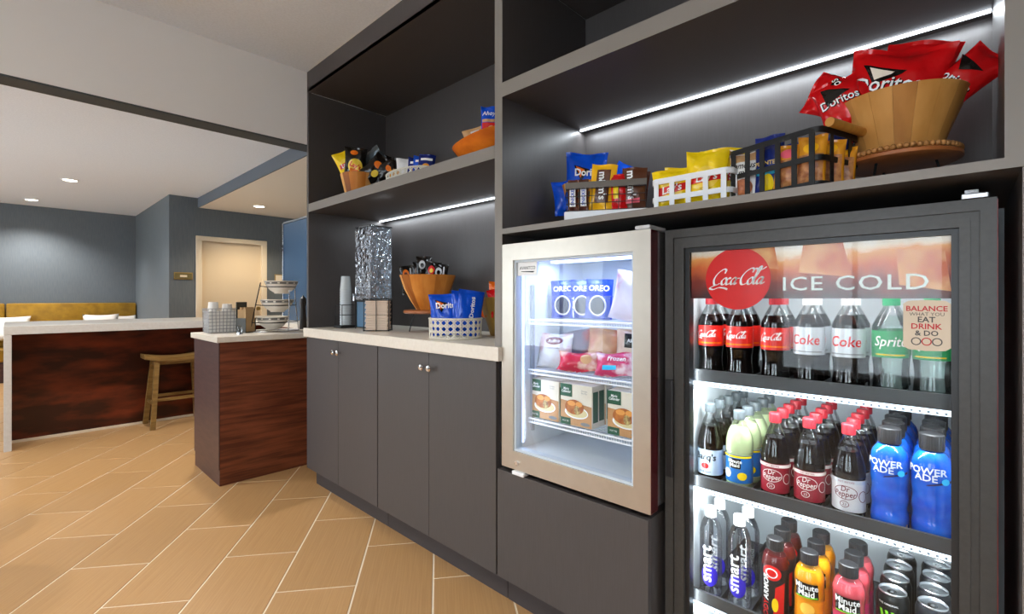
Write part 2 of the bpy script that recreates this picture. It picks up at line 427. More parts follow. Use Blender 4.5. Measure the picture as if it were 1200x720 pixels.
# tall shelving
t = thing('shelving_unit','tall charcoal shelving unit above the cream countertop','shelving',(0,0,0),0,'built-in charcoal shelving')
box('side_panel', laminate, (D,1.80,2.90,2.925,.971,2.408), t, .001)
box('back_panel', laminate, (1.79,1.81,1.281,2.90,.971,2.408), t)
s = box('shelf', laminate, (D+.001,1.789,1.281,2.899,1.677,1.726), t); box('lit_edge', lit_edge_m, (D,D+.0009,1.281,2.899,1.677,1.726), s)
box('top_panel', laminate, (D,1.80,1.281,2.90,2.409,2.43), t)
box('soffit_fascia', laminate, (D,D+.02,1.262,2.925,2.4095,CEIL), t)
def led(y0, y1, z, parent, energy):
    s = box('led_strip', led_m, (1.738,1.748,y0,y1,z-.006,z), parent)
    ld = bpy.data.lights.new('led_lamp','AREA'); ld.shape = 'RECTANGLE'; ld.size = y1-y0; ld.size_y = .012; ld.energy = energy; ld.color = (.86,.94,1)
    lo = bpy.data.objects.new('led_lamp', ld); COL.objects.link(lo); lo.parent = s; lo.location = (1.7425,(y0+y1)/2,z-.0075)
    lo.rotation_euler = (0,0,PI/2)
led(1.285, 2.896, 1.677, t, 2.2)
t = thing('shelving_unit','charcoal shelving unit with snack shelf above the freezer and fridge','shelving',(0,0,0),0,'built-in charcoal shelving')
s = box('side_panel', laminate, (D+.001,1.80,1.2406,1.2797,.971,2.408), t); box('lit_edge', lit_edge_m, (D,D+.0009,1.2406,1.2797,.971,2.408), s)
s = box('side_panel', laminate, (D+.001,1.80,-.10,-.053,1.388,2.408), t); box('lit_edge', lit_edge_m, (D,D+.0009,-.10,-.053,1.388,2.408), s)
s = box('side_panel', laminate, (D+.001,1.80,-.12,-.0755,0,1.387), t); box('lit_edge', lit_edge_m, (D,D+.0009,-.12,-.0755,0,1.387), s)
box('back_panel', laminate, (1.79,1.81,-.053,1.2406,1.388,2.408), t)
s = box('shelf', laminate, (D+.001,1.789,-.053,1.2406,1.388,1.408), t); box('lit_edge', lit_edge_m, (D,D+.0009,-.053,1.2406,1.388,1.408), s)
s = box('shelf', laminate, (D+.001,1.789,-.053,1.2406,1.896,1.949), t); box('lit_edge', lit_edge_m, (D,D+.0009,-.053,1.2406,1.896,1.949), s)
box('top_panel', laminate, (D,1.80,-.053,1.2406,2.409,2.43), t)
box('soffit_fascia', laminate, (D,D+.02,-.12,1.2615,2.4095,CEIL), t)
led(-.05, 1.235, 1.896, t, 2.8)

# coffee counter cabinet, back counter, island
t = thing('coffee_cabinet','walnut cabinet holding the stacked bowls and cup basket','cabinet',(0,0,0))
box('body', walnut, (.885,1.75,3.30,3.86,.0,.879), t)
box('end_panel', walnut_dk, (.879,.8849,3.299,3.86,.10,.879), t)
box('toe_panel', walnut_dk, (.884,.8849,3.30,3.86,.0,.10), t)
ct = MB().box(.862,1.77,3.275,3.88,.880,.915).obj('coffee_countertop', quartz, bevel=.003)
tag(ct, 'cream quartz slab on the walnut coffee cabinet', 'countertop')
t = thing('back_counter_cabinet','counter cabinet behind the coffee station carrying the blue-grey unit','cabinet',(0,0,0))
box('body', walnut, (1.80,2.42,3.9,5.15,0,.899), t); box('countertop', quartz, (1.66,2.45,3.89,5.17,.90,.935), t)
t = thing('display_unit','tall blue-grey metal unit with silver edge strip behind the bowl rack','appliance',(1.9,4.6,.936))
MB().box(0,.5,-.5,.37,0,.965).obj('body', M('blue grey metal', (74,104,136), .25, .5), t, bevel=.006)
MB().box(-.008,.03,.372,.392,0,.97).obj('edge_strip', steel_g, t, bevel=.002)
box('top_strip', M('grey top', (120,128,134), .4), (-.004,.5,-.5,.372,.9655,.98), t)
for z in (.70,.74): MB().lathe([(0,.008),(.012,.008),(.012,0)],12,Matrix.Translation((-.008,.382,z)) @ Matrix.Rotation(-PI/2,4,'Y')).obj('bolt', black_m, t)

t = thing('island_counter','long island with pale waterfall top and dark mahogany panel','counter',(0,0,0))
box('top_slab', quartz_grey, (-.03,3.0,5.2,6.25,.876,.939), t, .002)
box('waterfall_leg', quartz_grey, (-.03,.012,5.2,6.25,0,.8755), t, .002)
box('front_panel', mahog, (.0125,3.0,5.49,5.52,.02,.8755), t)
box('floor_trim', frame_m, (.0125,3.0,5.478,5.49,0,.02), t)
box('core', walnut_dk, (.0125,3.0,5.521,6.0,0,.8755), t)

# stool
t = thing('bar_stool','olive oak saddle stool tucked under the island counter','stool',(1.06,5.3,0))
W2, DP = .245, .12
st = MB(); n = 16; v = []; f = []
for i in range(n+1):
    x = -W2+2*W2*i/n; s = (x/W2)**2
    z = .625+.03*s
    for y in (-DP, -DP*.6, DP*.6, DP): v.append((x, y*(1-.05*s), z-(.004 if abs(y) == DP else 0)))
    for y in (DP, -DP): v.append((x, y*(1-.05*s), z-.04))
for i in range(n):
    for k in range(6): f.append((i*6+k, i*6+(k+1) % 6, (i+1)*6+(k+1) % 6, (i+1)*6+k))
f += [tuple(range(5,-1,-1)), tuple(n*6+k for k in range(6))]
st.add(v, f).obj('seat', oak, t, True)
def leg(x, y):
    MB().tube([(x*.155,y*.085,.60),(x*.20,y*.165,0)], .02, 4, flat=(.026,.026)).obj('leg', oak, t)
for x in (-1,1):
    for y in (-1,1): leg(x, y)
for x in (-1,1):
    MB().tube([(x*.185,-.135,.22),(x*.185,.135,.22)], .012, 4, flat=(.012,.018)).obj('rung', oak, t)
    MB().tube([(x*.16,-.09,.565),(x*.16,.09,.565)], .012, 4, flat=(.012,.026)).obj('apron', oak, t)
for y in (-1,1):
    MB().tube([(-.18,y*.13,.25),(.18,y*.13,.25)], .012, 4, flat=(.012,.018)).obj('rung', oak, t)
    MB().tube([(-.15,y*.09,.575),(.15,y*.09,.575)], .012, 4, flat=(.012,.026)).obj('apron', oak, t)

# booths
def booth(x0, x1, label):
    t = thing('booth_bench', label, 'bench', ((x0+x1)/2,10.09,0), 0, 'olive leather booth benches'); w2 = (x1-x0)/2
    box('plinth', walnut_dk, (-w2,w2,-.62,-.05,0,.28), t)
    MB().box(-w2,w2,-.66,-.13,.281,.46).obj('seat_cushion', leather, t, True, .03)
    MB().box(-w2,w2,-.128,0,.30,1.08).obj('back_cushion', leather, t, True, .025)
booth(-.035,1.45,'olive leather booth bench in the corner against the blue wall')
booth(-1.75,-.045,'olive leather booth bench continuing left of the corner booth')
def pillow(name, label, loc, w, h, tk, mat, rz, rx, group='scatter pillows on the booth'):
    n = 12; v = []; f = []
    for sd in (1,-1):
        for i in range(n+1):
            for j in range(n+1):
                a, b = 2*i/n-1, 2*j/n-1
                th = tk*((1-a**4)*(1-b**4))**.5; k = 1-.10*(1-abs(a)**2)*(abs(b)**2); k2 = 1-.10*(1-abs(b)**2)*abs(a)**2
                v.append((a*w*k2, -sd*th, b*h*k))
    m = n+1
    for s in (0,1):
        for i in range(n):
            for j in range(n): q = s*m*m; f.append((q+i*m+j, q+(i+1)*m+j, q+(i+1)*m+j+1, q+i*m+j+1))
    me = MB().add(v, f); mesh = me.mesh(name, mat, True)
    bm = bmesh.new(); bm.from_mesh(mesh); bmesh.ops.remove_doubles(bm, verts=bm.verts, dist=.0005); bm.to_mesh(mesh); bm.free()
    o = link(name, mesh, None, loc); o.rotation_euler = (rx, 0, rz); tag(o, label, 'pillow', group)
pillow('pillow','white pillow leaning on the booth at the far left edge',(-.04,9.80,.72),.27,.2,.06,pillow_m,.1,-.5)
pillow('pillow','larger white pillow on the corner booth left of a smaller one',(.98,9.74,.71),.22,.22,.06,pillow_m,-.1,-.45)
pillow('pillow','smaller white pillow in the booth corner against the wall',(1.30,9.83,.70),.15,.20,.05,pillow_m,.1,-.45)
pillow('pillow','yellow pillow lying low on the corner booth',(.9,9.55,.62),.2,.21,.05,yellow_f,.0,-.5)
# dining chair whose side shows at the left edge of the frame
t = thing('dining_chair','yellow upholstered chair with chrome sled legs left of the island','chair',(-.36,6.3,0))
MB().box(-.24,.24,-.24,.24,.42,.50).obj('seat', yellow_f, t, True, .02)
MB().box(-.24,.24,.19,.26,.505,.86).obj('backrest', yellow_f, t, True, .02)
for x in (-.21,.21):
    MB().tube([(x,-.2,.43),(x,-.2,.03),(x,-.18,.012),(x,.18,.012),(x,.2,.03),(x,.2,.43)],.012,8).obj('leg', chrome, t, True)

# ------------------------------------------------------------------ glass-door freezer
t = thing('display_freezer','silver glass-door countertop freezer holding boxed meals','freezer',(0,0,0))
FY0, FY1, FZ0, FZ1 = .65, 1.238, .545, 1.345
box('floor_panel', liner_m, (1.30,1.76,FY0,FY1,FZ0,.595), t); box('roof_panel', liner_m, (1.30,1.76,FY0,FY1,1.30,FZ1), t)
for a, b in ((FY0,.695),(1.195,FY1)): box('side_wall', liner_m, (1.30,1.76,a,b,.5951,1.2999), t)
box('back_wall', liner_m, (1.70,1.76,.6951,1.1949,.5951,1.2999), t)
box('side_skin', M('silver side skin', (196,196,200), .22, .9), (1.30,1.76,.6475,.6499,FZ0,FZ1), t)
dm = MB()
y0, y1, z0, z1 = .6474, 1.243, .533, 1.3485; gy0, gy1, gz0, gz1 = .703, 1.186, .598, 1.288
dm.box(D,1.296,y0,gy0,z0,z1).box(D,1.296,gy1,y1,z0,z1).box(D,1.296,gy0,gy1,z0,gz0).box(D,1.296,gy0,gy1,gz1,z1)
d = dm.obj('door', steel, t)
box('glass', glass, (1.274,1.278,gy0,gy1,gz0,gz1), d)
gk = MB()
gk.box(1.262,1.295,gy0,gy0+.008,gz0,gz1).box(1.262,1.295,gy1-.008,gy1,gz0,gz1).box(1.262,1.295,gy0+.008,gy1-.008,gz0,gz0+.008).box(1.262,1.295,gy0+.008,gy1-.008,gz1-.008,gz1)
gk.obj('gasket', M('pale gasket', (196,206,214), .4), d)
for nm, a, b in (('door_edge_reflection', 1.2555, 1.2955),): box(nm, M('door edge red reflection', (86,28,32), .2, .4), (a,b,.6458,.6473,z0+.002,z1-.002), d)  # red reflection on the freezer side, put into the edge colour
MB().lathe([(0,.006),(.008,.006),(.009,0)],16,Matrix.Translation((D,1.165,.558)) @ Matrix.Rotation(-PI/2,4,'Y')).obj('lock', chrome, d, True)
MB().box(D-.012,D+.02,1.125,1.182,.518,.532).obj('door_pull', white_pl, d, bevel=.004)
MB().box(D+.004,1.36,.652,.70,1.35,1.362).obj('hinge_cap', M('hinge plastic', (196,196,198), .4), t, bevel=.003)
for a in (.70,1.19):
    for b in (1.36,1.70): MB().lathe([(.015,0),(.015,.03)],12,Matrix.Translation((b,a,.516))).obj('foot', black_p, t)
s = box('maker_sticker', white, (1.2725,1.2735,1.087,1.18,1.232,1.282), d)
flat_obj('lettering', text_geo('AVANTCO', .017, .01, 0, .9), black, s, front(1.2722,1.132,1.259))
flat_obj('swoosh', poly_geo([(-.03,0),(.028,-.004),(.034,.001),(-.03,.002)]), black, s, front(1.2722,1.132,1.246))
def wire_shelf(x0, x1, ya, yb, z, parent, n=26):
    m = MB()
    for i in range(n+1):
        y = ya+(yb-ya)*i/n; m.tube([(x0,y,z),(x1,y,z)],.0017,5)
    s = m.obj('shelf_wires', white_pl, parent); s['kind'] = 'stuff'
    MB().tube([(x0,ya,z),(x0,yb,z)],.0032,6).tube([(x0,ya,z-.014),(x0,yb,z-.014)],.0032,6).obj('shelf_edge', white_pl, parent)
    m = MB()
    for i in range(n*2+1):
        y = ya+(yb-ya)*i/(n*2); m.tube([(x0,y,z),(x0,y,z-.014)],.0012,4)
    s = m.obj('shelf_pickets', white_pl, parent); s['kind'] = 'stuff'
for z in (1.07,.884,.701): wire_shelf(1.345,1.69,.70,1.19,z,t)
MB().box(1.36,1.375,1.186,1.195,.65,1.20).obj('shelf_track', M('track grey', (150,158,166), .4), t)
s = box('led_bar', M('cool led', (190,208,255), .5, emit=2.2), (1.44,1.475,.74,1.16,1.286,1.2995), t)
def area(parent, loc, sx, sy, e, rot, col=(1,1,1)):
    ld = bpy.data.lights.new('lamp','AREA'); ld.shape = 'RECTANGLE'; ld.size = sx; ld.size_y = sy; ld.energy = e; ld.color = col
    lo = bpy.data.objects.new('lamp', ld); COL.objects.link(lo); lo.parent = parent; lo.location = loc; lo.rotation_euler = rot
area(s, (1.457,.95,1.284), .03, .42, 1.3, (0,0,0), (.48,.60,1))
s = box('led_bar', M('cool led',()), (1.300,1.306,1.178,1.186,.62,1.27), t)
area(s, (1.303,1.177,.93), .60, .006, .45, (-PI/2,PI/2,0), (.66,.78,1))

# ------------------------------------------------------------------ drinks fridge
t = thing('drinks_fridge','dark glass-door drinks fridge with cola header','fridge',(0,0,0))
BX0, BX1, BY0, BY1 = 1.372, 1.93, -.043, .635
dk = M('dark fridge body', (40,40,40), .4)
box('side_wall', dk, (BX0,BX1,.600,BY1,.03,1.345), t); box('side_wall', dk, (BX0,BX1,BY0,-.008,.03,1.345), t)
box('roof_panel', dk, (BX0,BX1,-.008,.600,1.312,1.345), t); box('floor_panel', dk, (BX0,BX1,-.008,.600,.03,.10), t)
rs = M('red side skin', (176,28,30), .3)
for a in (BY1,BY0-.0012): box('side_skin', rs, (BX0,BX1,a,a+.0012,.03,1.345), t)
box('back_wall', liner_m, (1.88,1.93,-.0079,.5999,.1001,1.3119), t)
box('liner', liner_m, (1.376,1.8799,.592,.5999,.1001,1.3119), t); box('liner', liner_m, (1.376,1.8799,-.0079,.0,.1001,1.3119), t)
def ring(y0, y1, z0, z1, w, xa, xb):
    return MB().box(xa,xb,y0,y0+w,z0,z1).box(xa,xb,y1-w,y1,z0,z1).box(xa,xb,y0+w,y1-w,z0,z0+w).box(xa,xb,y0+w,y1-w,z1-w,z1)
d = ring(-.046,.638,.06,1.349,.024,1.326,1.370).obj('door', frid_m, t)
ring(-.0219,.6139,.084,1.325,.0135,1.333,1.369).obj('frame_step', frid_m, d)
ring(-.0083,.6003,.098,1.311,.0165,1.329,1.369).obj('frame_step', frid_m, d)
ring(.0083,.5837,.115,1.294,.012,1.340,1.369).obj('glazing_bead', black_p, d)
box('glass', glass, (1.345,1.349,.0083,.5837,.115,1.294), d)
MB().box(1.318,1.3259,.612,.634,.63,.915).obj('handle', black_p, d, bevel=.003)
MB().box(1.33,1.36,-.035,.005,1.350,1.362).obj('hinge', steel_g, d, bevel=.002)
box('hinge_pin', chrome, (1.333,1.352,-.02,.0,1.3621,1.369), d)
box('red_edge', M('red door edge', (150,40,36), .4), (1.330,1.368,-.0475,-.0461,.07,1.345), d)
# header print
hm = bpy.data.materials.new('cola header print'); hm.use_nodes = True; nt = hm.node_tree; n = nt.nodes; L = nt.links.new
b = n['Principled BSDF']; b.inputs['Roughness'].default_value = .3
tc = n.new('ShaderNodeTexCoord'); sp = n.new('ShaderNodeSeparateXYZ'); L(tc.outputs['Generated'], sp.inputs[0])
no = n.new('ShaderNodeTexNoise'); no.inputs['Scale'].default_value = 14; no.inputs['Detail'].default_value = 5; L(tc.outputs['Object'], no.inputs[0])
mu = n.new('ShaderNodeMath'); mu.operation = 'MULTIPLY_ADD'; mu.inputs[1].default_value = .55; mu.inputs[2].default_value = -.275; L(no.outputs[0], mu.inputs[0])
ad = n.new('ShaderNodeMath'); L(mu.outputs[0], ad.inputs[0]); L(sp.outputs['Z'], ad.inputs[1])
rp = n.new('ShaderNodeValToRGB'); L(ad.outputs[0], rp.inputs[0]); e = rp.color_ramp.elements
for q, c in ((0,(60,12,8)),(.3,(128,34,12)),(.55,(200,92,26)),(.74,(222,150,76)),(.82,(232,214,190)),(1,(214,226,226))):
    x = e.new(q); x.color = lin(c)
e.remove(e[0]); e.remove(e[-1]); L(rp.outputs[0], b.inputs['Base Color'])
h = box('header_panel', hm, (1.3535,1.3565,.020,.5715,1.15,1.294), d)
icem = M('ice print', (226,170,110), .3, c2=(196,92,40), nscale=18); icel = M('ice highlight print', (246,232,214), .3)
for pts in ([(.02,1.165),(.105,1.18),(.11,1.26),(.03,1.25)], [(.19,1.20),(.30,1.215),(.29,1.285),(.21,1.288)], [(.345,1.225),(.425,1.235),(.415,1.288),(.355,1.286)]):
    g = poly_geo([(-p[0],p[1]) for p in pts]); flat_obj('ice_cube_print', g, icem, h, front(1.3533,0,0))
dsc = flat_obj('brand_disc', disc_geo(.0835,None,48), red, d, front(1.3515,.446,1.2035))
flat_obj('lettering', script_geo(.150, .3), white, dsc, front(1.3505,.446,1.204))
flat_obj('slogan_lettering', text_geo('ICE COLD', .049, .006, 0, 1.2, 1.1), M('pale print', (226,236,232), .4), d, front(1.351,.195,1.187))
# advice sticker
stk = MB().add([(x,y,0) for x, y in [(-.0385,-.046),(-.030,-.0525),(0,-.0545),(.030,-.0525),(.0385,-.046),(.0385,.046),(.030,.0525),(0,.0545),(-.030,.0525),(-.0385,.046)]],[tuple(range(10))],front(1.3445,.059,1.0925)).obj('advice_sticker', M('tan sticker', (214,196,172), .5), d)
sr = M('sticker red', (190,36,44), .5); sg = M('sticker grey', (70,66,68), .5)
for s, z, sz, m in (('BALANCE',.036,.0155,sr),('WHAT YOU',.024,.0105,sg),('EAT',.0125,.0165,sg),('DRINK',-.002,.0165,sr),('& DO',-.0165,.0155,sg)):
    flat_obj('lettering', text_geo(s, sz, .018 if m == sr or sz > .012 else 0), m, stk, front(1.3438,.059,1.0925+z))
for k, m in ((-.017,sg),(0,sr),(.017,sg)):
    flat_obj('ring_mark', ring_geo(.0085,.0085,.002,20), m, stk, front(1.3438,.059-k,1.0925-.0345))
# shelves with rail and light strip
for i, zs in enumerate((.918,.605,.268)):
    s = box('shelf', rail_m, (1.405,1.86,.004,.588,zs-.012,zs), t)
    box('price_rail', rail_m, (1.396,1.4045,.004,.588,zs-.010,zs+.024), s)
    box('light_strip', led_s, (1.398,1.406,.006,.586,zs-.024,zs-.0125), s)
    m = MB()
    for k in range(40): y = .012+.0145*k; m.box(1.3965,1.3979,y,y+.005,zs-.0215,zs-.0165)
    q = m.obj('strip_dots', M('strip lens', (150,165,180), .3), s); q['kind'] = 'stuff'
    area(s, (1.412,.295,zs-.031), .02, .56, 2.0, (0,-.5,0), (.9,.97,1))
    m = MB()
    for k in range(8):
        y = .0145+.083*k; m.box(1.41,1.85,y-.001,y+.001,zs+.0005,zs+.018) if k < 7 else None
    m.obj('lane_dividers', rail_m, s)
s = box('led_bar', led_s, (1.374,1.380,.582,.5915,.14,1.29), t)
area(s, (1.378,.581,.72), 1.1, .006, 1.2, (-PI/2,PI/2,0), (.9,.97,1))
s = box('led_bar', led_s, (1.40,1.42,.03,.57,1.303,1.3115), t)
area(s, (1.41,.295,1.301), .02, .54, 2.0, (0,-.35,0), (.9,.97,1))
for a in (0,.58):
    for b_ in (1.42,1.88): MB().lathe([(.02,0),(.02,.03)],12,Matrix.Translation((b_,a,0))).obj('foot', black_p, t)
box('grille', black_p, (1.372,1.376,-.043,.635,.0301,.058), t)

# ------------------------------------------------------------------ bottles and cans
def interp(prof):
    def r(z):
        for (r0,z0),(r1,z1) in zip(prof, prof[1:]):
            if z0 <= z <= z1 and z1 > z0: return r0+(r1-r0)*(z-z0)/(z1-z0)
        return prof[-1][0]
    return r
def smooth_prof(p, n=4): return [(max(r,0), z) for r, z in bez(p, n)]
def bottle(name, prof, fill, drink_m, cap, cap_m, band, band_m, deco=(), shell_m=None, seg=24, thick=.0012, ribs=None):
    """shell, drink, cap and label band of one bottle; front print faces local -y"""
    root = link(name, None); root.empty_display_size = .03
    prof = smooth_prof(prof); H = prof[-1][1]; R = interp(prof)
    MB().lathe([(0,0)]+prof, seg).obj('shell', shell_m or clear, root, True)
    if drink_m:
        lp = [(0,.0015)]+[(max(r-thick,0.001), max(z,.0015)) for r, z in prof if z < fill]+[(max(R(fill)-thick,.001),fill),(0,fill)]
        MB().lathe(lp, seg).obj('drink', drink_m, root, True)
    cr, ch = cap
    cp = MB().lathe([(cr,H-.012),(cr,H+ch-.014),(cr*.9,H+ch-.012),(0,H+ch-.012)], 20).obj('cap', cap_m, root, True)
    m = MB()
    for k in range(20):
        a = 2*PI*k/20; m.box(cr-.0003,cr+.0007,-.0009,.0009,H-.011,H+ch-.015,Matrix.Rotation(a,4,'Z'))
    q = m.obj('cap_ridges', cap_m, cp); q['kind'] = 'stuff'
    b = None
    if band:
        z0, z1 = band; zz = [z0+(z1-z0)*k/6 for k in range(7)]
        b = MB().lathe([(R(z)+.0005, z) for z in zz], seg).obj('label_band', band_m, root, True)
    for i, (g, mt, z, ang, nm) in enumerate(deco):
        wrap_obj(nm, g, mt, b or root, (lambda k: (lambda z: R(z)+.0009+.0003*k))(i), z, ang)
    return root
cola = M('cola', (12,5,4), .08); lemon = M('lemonade', (206,222,172), .3); sportb = M('blue sports drink', (8,84,214), .12, c2=(30,128,245), nscale=18)
oj = M('orange juice', (242,160,16), .3); pinkj = M('pink juice', (214,84,96), .3); darkj = M('dark red drink', (90,18,20), .3)
waterm = G('water', (.985,.985,1.0), .5, .03); spritem = G('clear soda', (.93,.985,.965), .9, .03)
coke_red = M('cola label red', (214,38,30), .35); dp_red = M('maroon label', (148,24,44), .35); sp_green = M('green label', (10,150,84), .35)
silver_l = M('silver label', (200,206,212), .3, .2); barq = M('pale blue label', (188,206,224), .35); mmblue = M('lemonade label blue', (20,104,180), .35)
purple = M('violet blue print', (58,44,190), .35); cap_red = M('red cap', (170,40,50), .4); cap_white = M('white cap', (232,234,236), .4)
cap_black = M('black cap', (34,34,36), .4); cap_green = M('green cap', (24,170,110), .4); cap_clear = M('smoky cap', (96,104,108), .35)
lime = M('lime print', (120,200,40), .4)
cocp = [(.027,.0),(.0335,.004),(.0350,.02),(.0325,.05),(.0335,.075),(.0352,.09),(.0352,.157),(.0330,.170),(.024,.190),(.0145,.208),(.0125,.217),(.0125,.226)]
dpp = [(.027,.0),(.0345,.005),(.0358,.018),(.0352,.022),(.0352,.098),(.0362,.105),(.0345,.125),(.029,.150),(.0205,.178),(.0135,.196),(.0125,.206),(.0125,.216)]
mmp = [(.027,.0),(.0345,.005),(.0358,.018),(.0354,.022),(.0354,.100),(.0362,.106),(.036,.130),(.032,.155),(.022,.178),(.0145,.192),(.0135,.200),(.0135,.208)]
powp = [(.031,.0),(.0375,.006),(.0385,.03),(.0360,.05),(.0385,.072),(.0365,.095),(.0385,.115),(.0388,.128),(.0385,.160),(.0345,.180),(.024,.195),(.0195,.200),(.0195,.212)]
smp = [(.026,.0),(.0305,.005),(.0315,.02),(.0315,.165),(.030,.190),(.024,.212),(.016,.226),(.0135,.231),(.0135,.240)]
bap = [(.027,.0),(.0325,.005),(.034,.02),(.0325,.06),(.0325,.115),(.034,.135),(.0335,.155),(.028,.178),(.0195,.192),(.0185,.205)]
mjp = [(.027,.0),(.0325,.005),(.034,.025),(.0325,.08),(.0345,.105),(.0335,.120),(.035,.140),(.0345,.155),(.027,.176),(.0195,.186),(.0185,.198)]
sc_lab = script_geo(.066, .36)
def T(*a, **k): return text_geo(*a, **k)
P = {}
P['cola'] = bottle('cola_bottle', cocp, .185, cola, (.0142,.026), cap_red, (.092,.152), coke_red,
    [(sc_lab, white, .126, -.05, 'lettering'), (poly_geo([(-.05,-.0022),(.05,-.0022),(.05,.0022),(-.05,.0022)]), orange, .101, 0, 'label_stripe')])
P['diet'] = bottle('diet_cola_bottle', cocp, .190, cola, (.0142,.026), cap_white, (.086,.157), silver_l,
    [(T('Coke', .037, bold=.012, shear=.12, sx=.88), red, .125, -.05, 'lettering'), (poly_geo([(-.04,-.0012),(.04,-.0012),(.04,.0012),(-.04,.0012)]), M('grey print',(120,124,128),.4), .094, 0, 'label_stripe')])
P['lime'] = bottle('lemon_lime_soda_bottle', cocp, .190, spritem, (.0142,.026), cap_green, (.092,.155), sp_green,
    [(T('Sprite', .033, bold=.012, shear=.25, sx=.85), white, .127, 0, 'lettering'), (poly_geo([(-.03,-.0015),(.03,-.0015),(.03,.0015),(-.03,.0015)]), yellow, .099, 0, 'label_stripe')])
P['root'] = bottle('root_beer_bottle', dpp, .165, cola, (.0142,.026), cap_clear, (.024,.097), barq,
    [(T("Barq's", .026, bold=.02, shear=.1), black, .074, 0, 'lettering'), (disc_geo(.011,.009), red, .050, 0, 'emblem'), (T("root beer", .009), brown, .034, 0, 'lettering')])
P['lemon'] = bottle('lemonade_bottle', mmp, .175, lemon, (.0150,.026), cap_clear, (.022,.100), mmblue,
    [(poly_geo([(-.016,-.014),(.016,-.014),(.016,.014),(-.016,.014)]), black, .076, 0, 'name_panel'), (T('Minute\nMaid', .014, bold=.02, lead=.8), white, .077, 0, 'lettering'),
     (disc_geo(.013,.011), yellow, .042, .55, 'lemon_print'), (disc_geo(.012,.013), white, .046, -.6, 'lemon_print'), (poly_geo([(-.05,-.003),(.05,-.003),(.05,.003),(-.05,.003)]), yellow, .096, 0, 'label_stripe')])
dpd = lambda fg, band: [(ring_geo(.026,.017,.0016), fg, .066, -.05, 'oval_mark'), (T('Dr\nPepper', .019, bold=.012, shear=.15, lead=.66, sx=.85), fg, .067, -.05, 'lettering'),
     (ring_geo(.010,.008,.0014), fg, .038, -.1, 'oval_mark'), (T('23', .009), fg, .038, -.1, 'lettering'),
     (poly_geo([(-.06,-.004),(.06,-.004),(.06,.004),(-.06,.004)],12), band, .093, 0, 'label_stripe'), (T('BEST BEFORE', .006), dp_red, .093, 0, 'lettering'), (ring_geo(.011,.014,.0016), fg, .060, 1.0, 'oval_mark')]
P['pepper'] = bottle('spiced_cola_bottle', dpp, .165, cola, (.0142,.026), cap_red, (.020,.098), dp_red, dpd(M('cream print',(236,224,220),.4), M('cream print',())))
P['dpepper'] = bottle('diet_spiced_cola_bottle', dpp, .165, cola, (.0142,.026), cap_red, (.020,.098), M('pale silver label',(214,212,214),.3), dpd(M('maroon print',(110,20,40),.4), silver_l))
P['sport'] = bottle('sports_drink_bottle', powp, .196, sportb, (.0225,.036), cap_black, None, None,
    [(T('POWER\nADE', .021, bold=.02, sx=1.05, lead=.72), M('pale blue print',(220,236,250),.4), .150, -.12, 'lettering'),
     (poly_geo([(-.015,-.009),(.035,.004),(.036,.010),(-.012,-.005)]), M('navy print',(14,30,90),.4), .133, .25, 'swoosh_print'), (disc_geo(.008,.007), M('aqua print',(40,190,240),.4), .138, .75, 'flavour_mark')], seg=12)
P['water'] = bottle('water_bottle', smp, .215, waterm, (.0152,.028), cap_white, None, None,
    [(disc_geo(.024,.030), purple, .062, .15, 'blue_spot'), (xf2(T('smart', .046, bold=.02), 0, 0, PI/2), white, .098, -.1, 'lettering'), (xf2(T('water', .022), 0, 0, PI/2), M('grey print',()), .125, .55, 'lettering')])
P['armor'] = bottle('red_sports_drink_bottle', bap, .18, darkj, (.0205,.030), cap_black, (.012,.150), M('black label',(30,26,28),.35),
    [(disc_geo(.024,.020), red, .138, .1, 'emblem'), (ring_geo(.015,.013,.003), white, .138, .1, 'emblem_ring'), (xf2(T('BODYARMOR', .0205, bold=.012), 0, 0, PI/2), white, .070, -.35, 'lettering'),
     (xf2(T('BODY', .0205, bold=.012), 0, 0, PI/2), red, .0345, -.35, 'lettering'), (poly_geo([(-.012,-.05),(.014,-.05),(.018,.045),(-.006,.03)]), red, .072, .55, 'fruit_print'), (disc_geo(.008,.018), yellow, .055, .35, 'fruit_print')])
def juice(name, jm, lab, l2): return bottle(name, mjp, .172, jm, (.0205,.030), cap_black, (.014,.100), lab,
    [(poly_geo([(-.029,-.019),(.029,-.019),(.027,.019),(-.027,.019)]), black, .126, 0, 'name_panel'), (T('Minute\nMaid', .0215, bold=.02, lead=.78, sx=.95), white, .127, 0, 'lettering'),
     (poly_geo([(-.026,-.001),(.026,.003),(.026,.006),(-.026,.002)]), lime, .106, 0, 'label_stripe'), (disc_geo(.017,.016), l2, .078, .05, 'fruit_print'), (T('100% Juice', .011, bold=.01), white, .045, 0, 'lettering')])
P['orange'] = juice('orange_juice_bottle', oj, M('orange label',(244,150,20),.35), M('light orange print',(252,196,80),.4))
P['pink'] = juice('berry_juice_bottle', pinkj, M('pink label',(226,70,120),.35), M('pale pink print',(250,170,190),.4))
def can(name, body_m, deco):
    root = link(name, None)
    pr = [(0,.004),(.022,.003),(.026,.0),(.0325,.010),(.0330,.016),(.0330,.140),(.0315,.148),(.0278,.155)]
    MB().lathe(pr, 28).obj('can_body', body_m, root, True)
    lid = MB().lathe([(.0278,.155),(.0283,.158),(.0275,.1592),(.0265,.158),(.0255,.1535),(0,.1535)], 28).obj('lid', M('can lid metal',(205,208,212),.28,1), root, True)
    MB().lathe([(.004,.0),(.0095,.0),(.0095,.0012),(.004,.0012),(.004,0)],16,Matrix.Translation((0,-.006,.1545)),sy=1.35).obj('pull_tab', chrome, lid, True)
    for g, mt, z, ang, nm in deco: wrap_obj(nm, g, mt, root, .0334, z, ang)
    return root
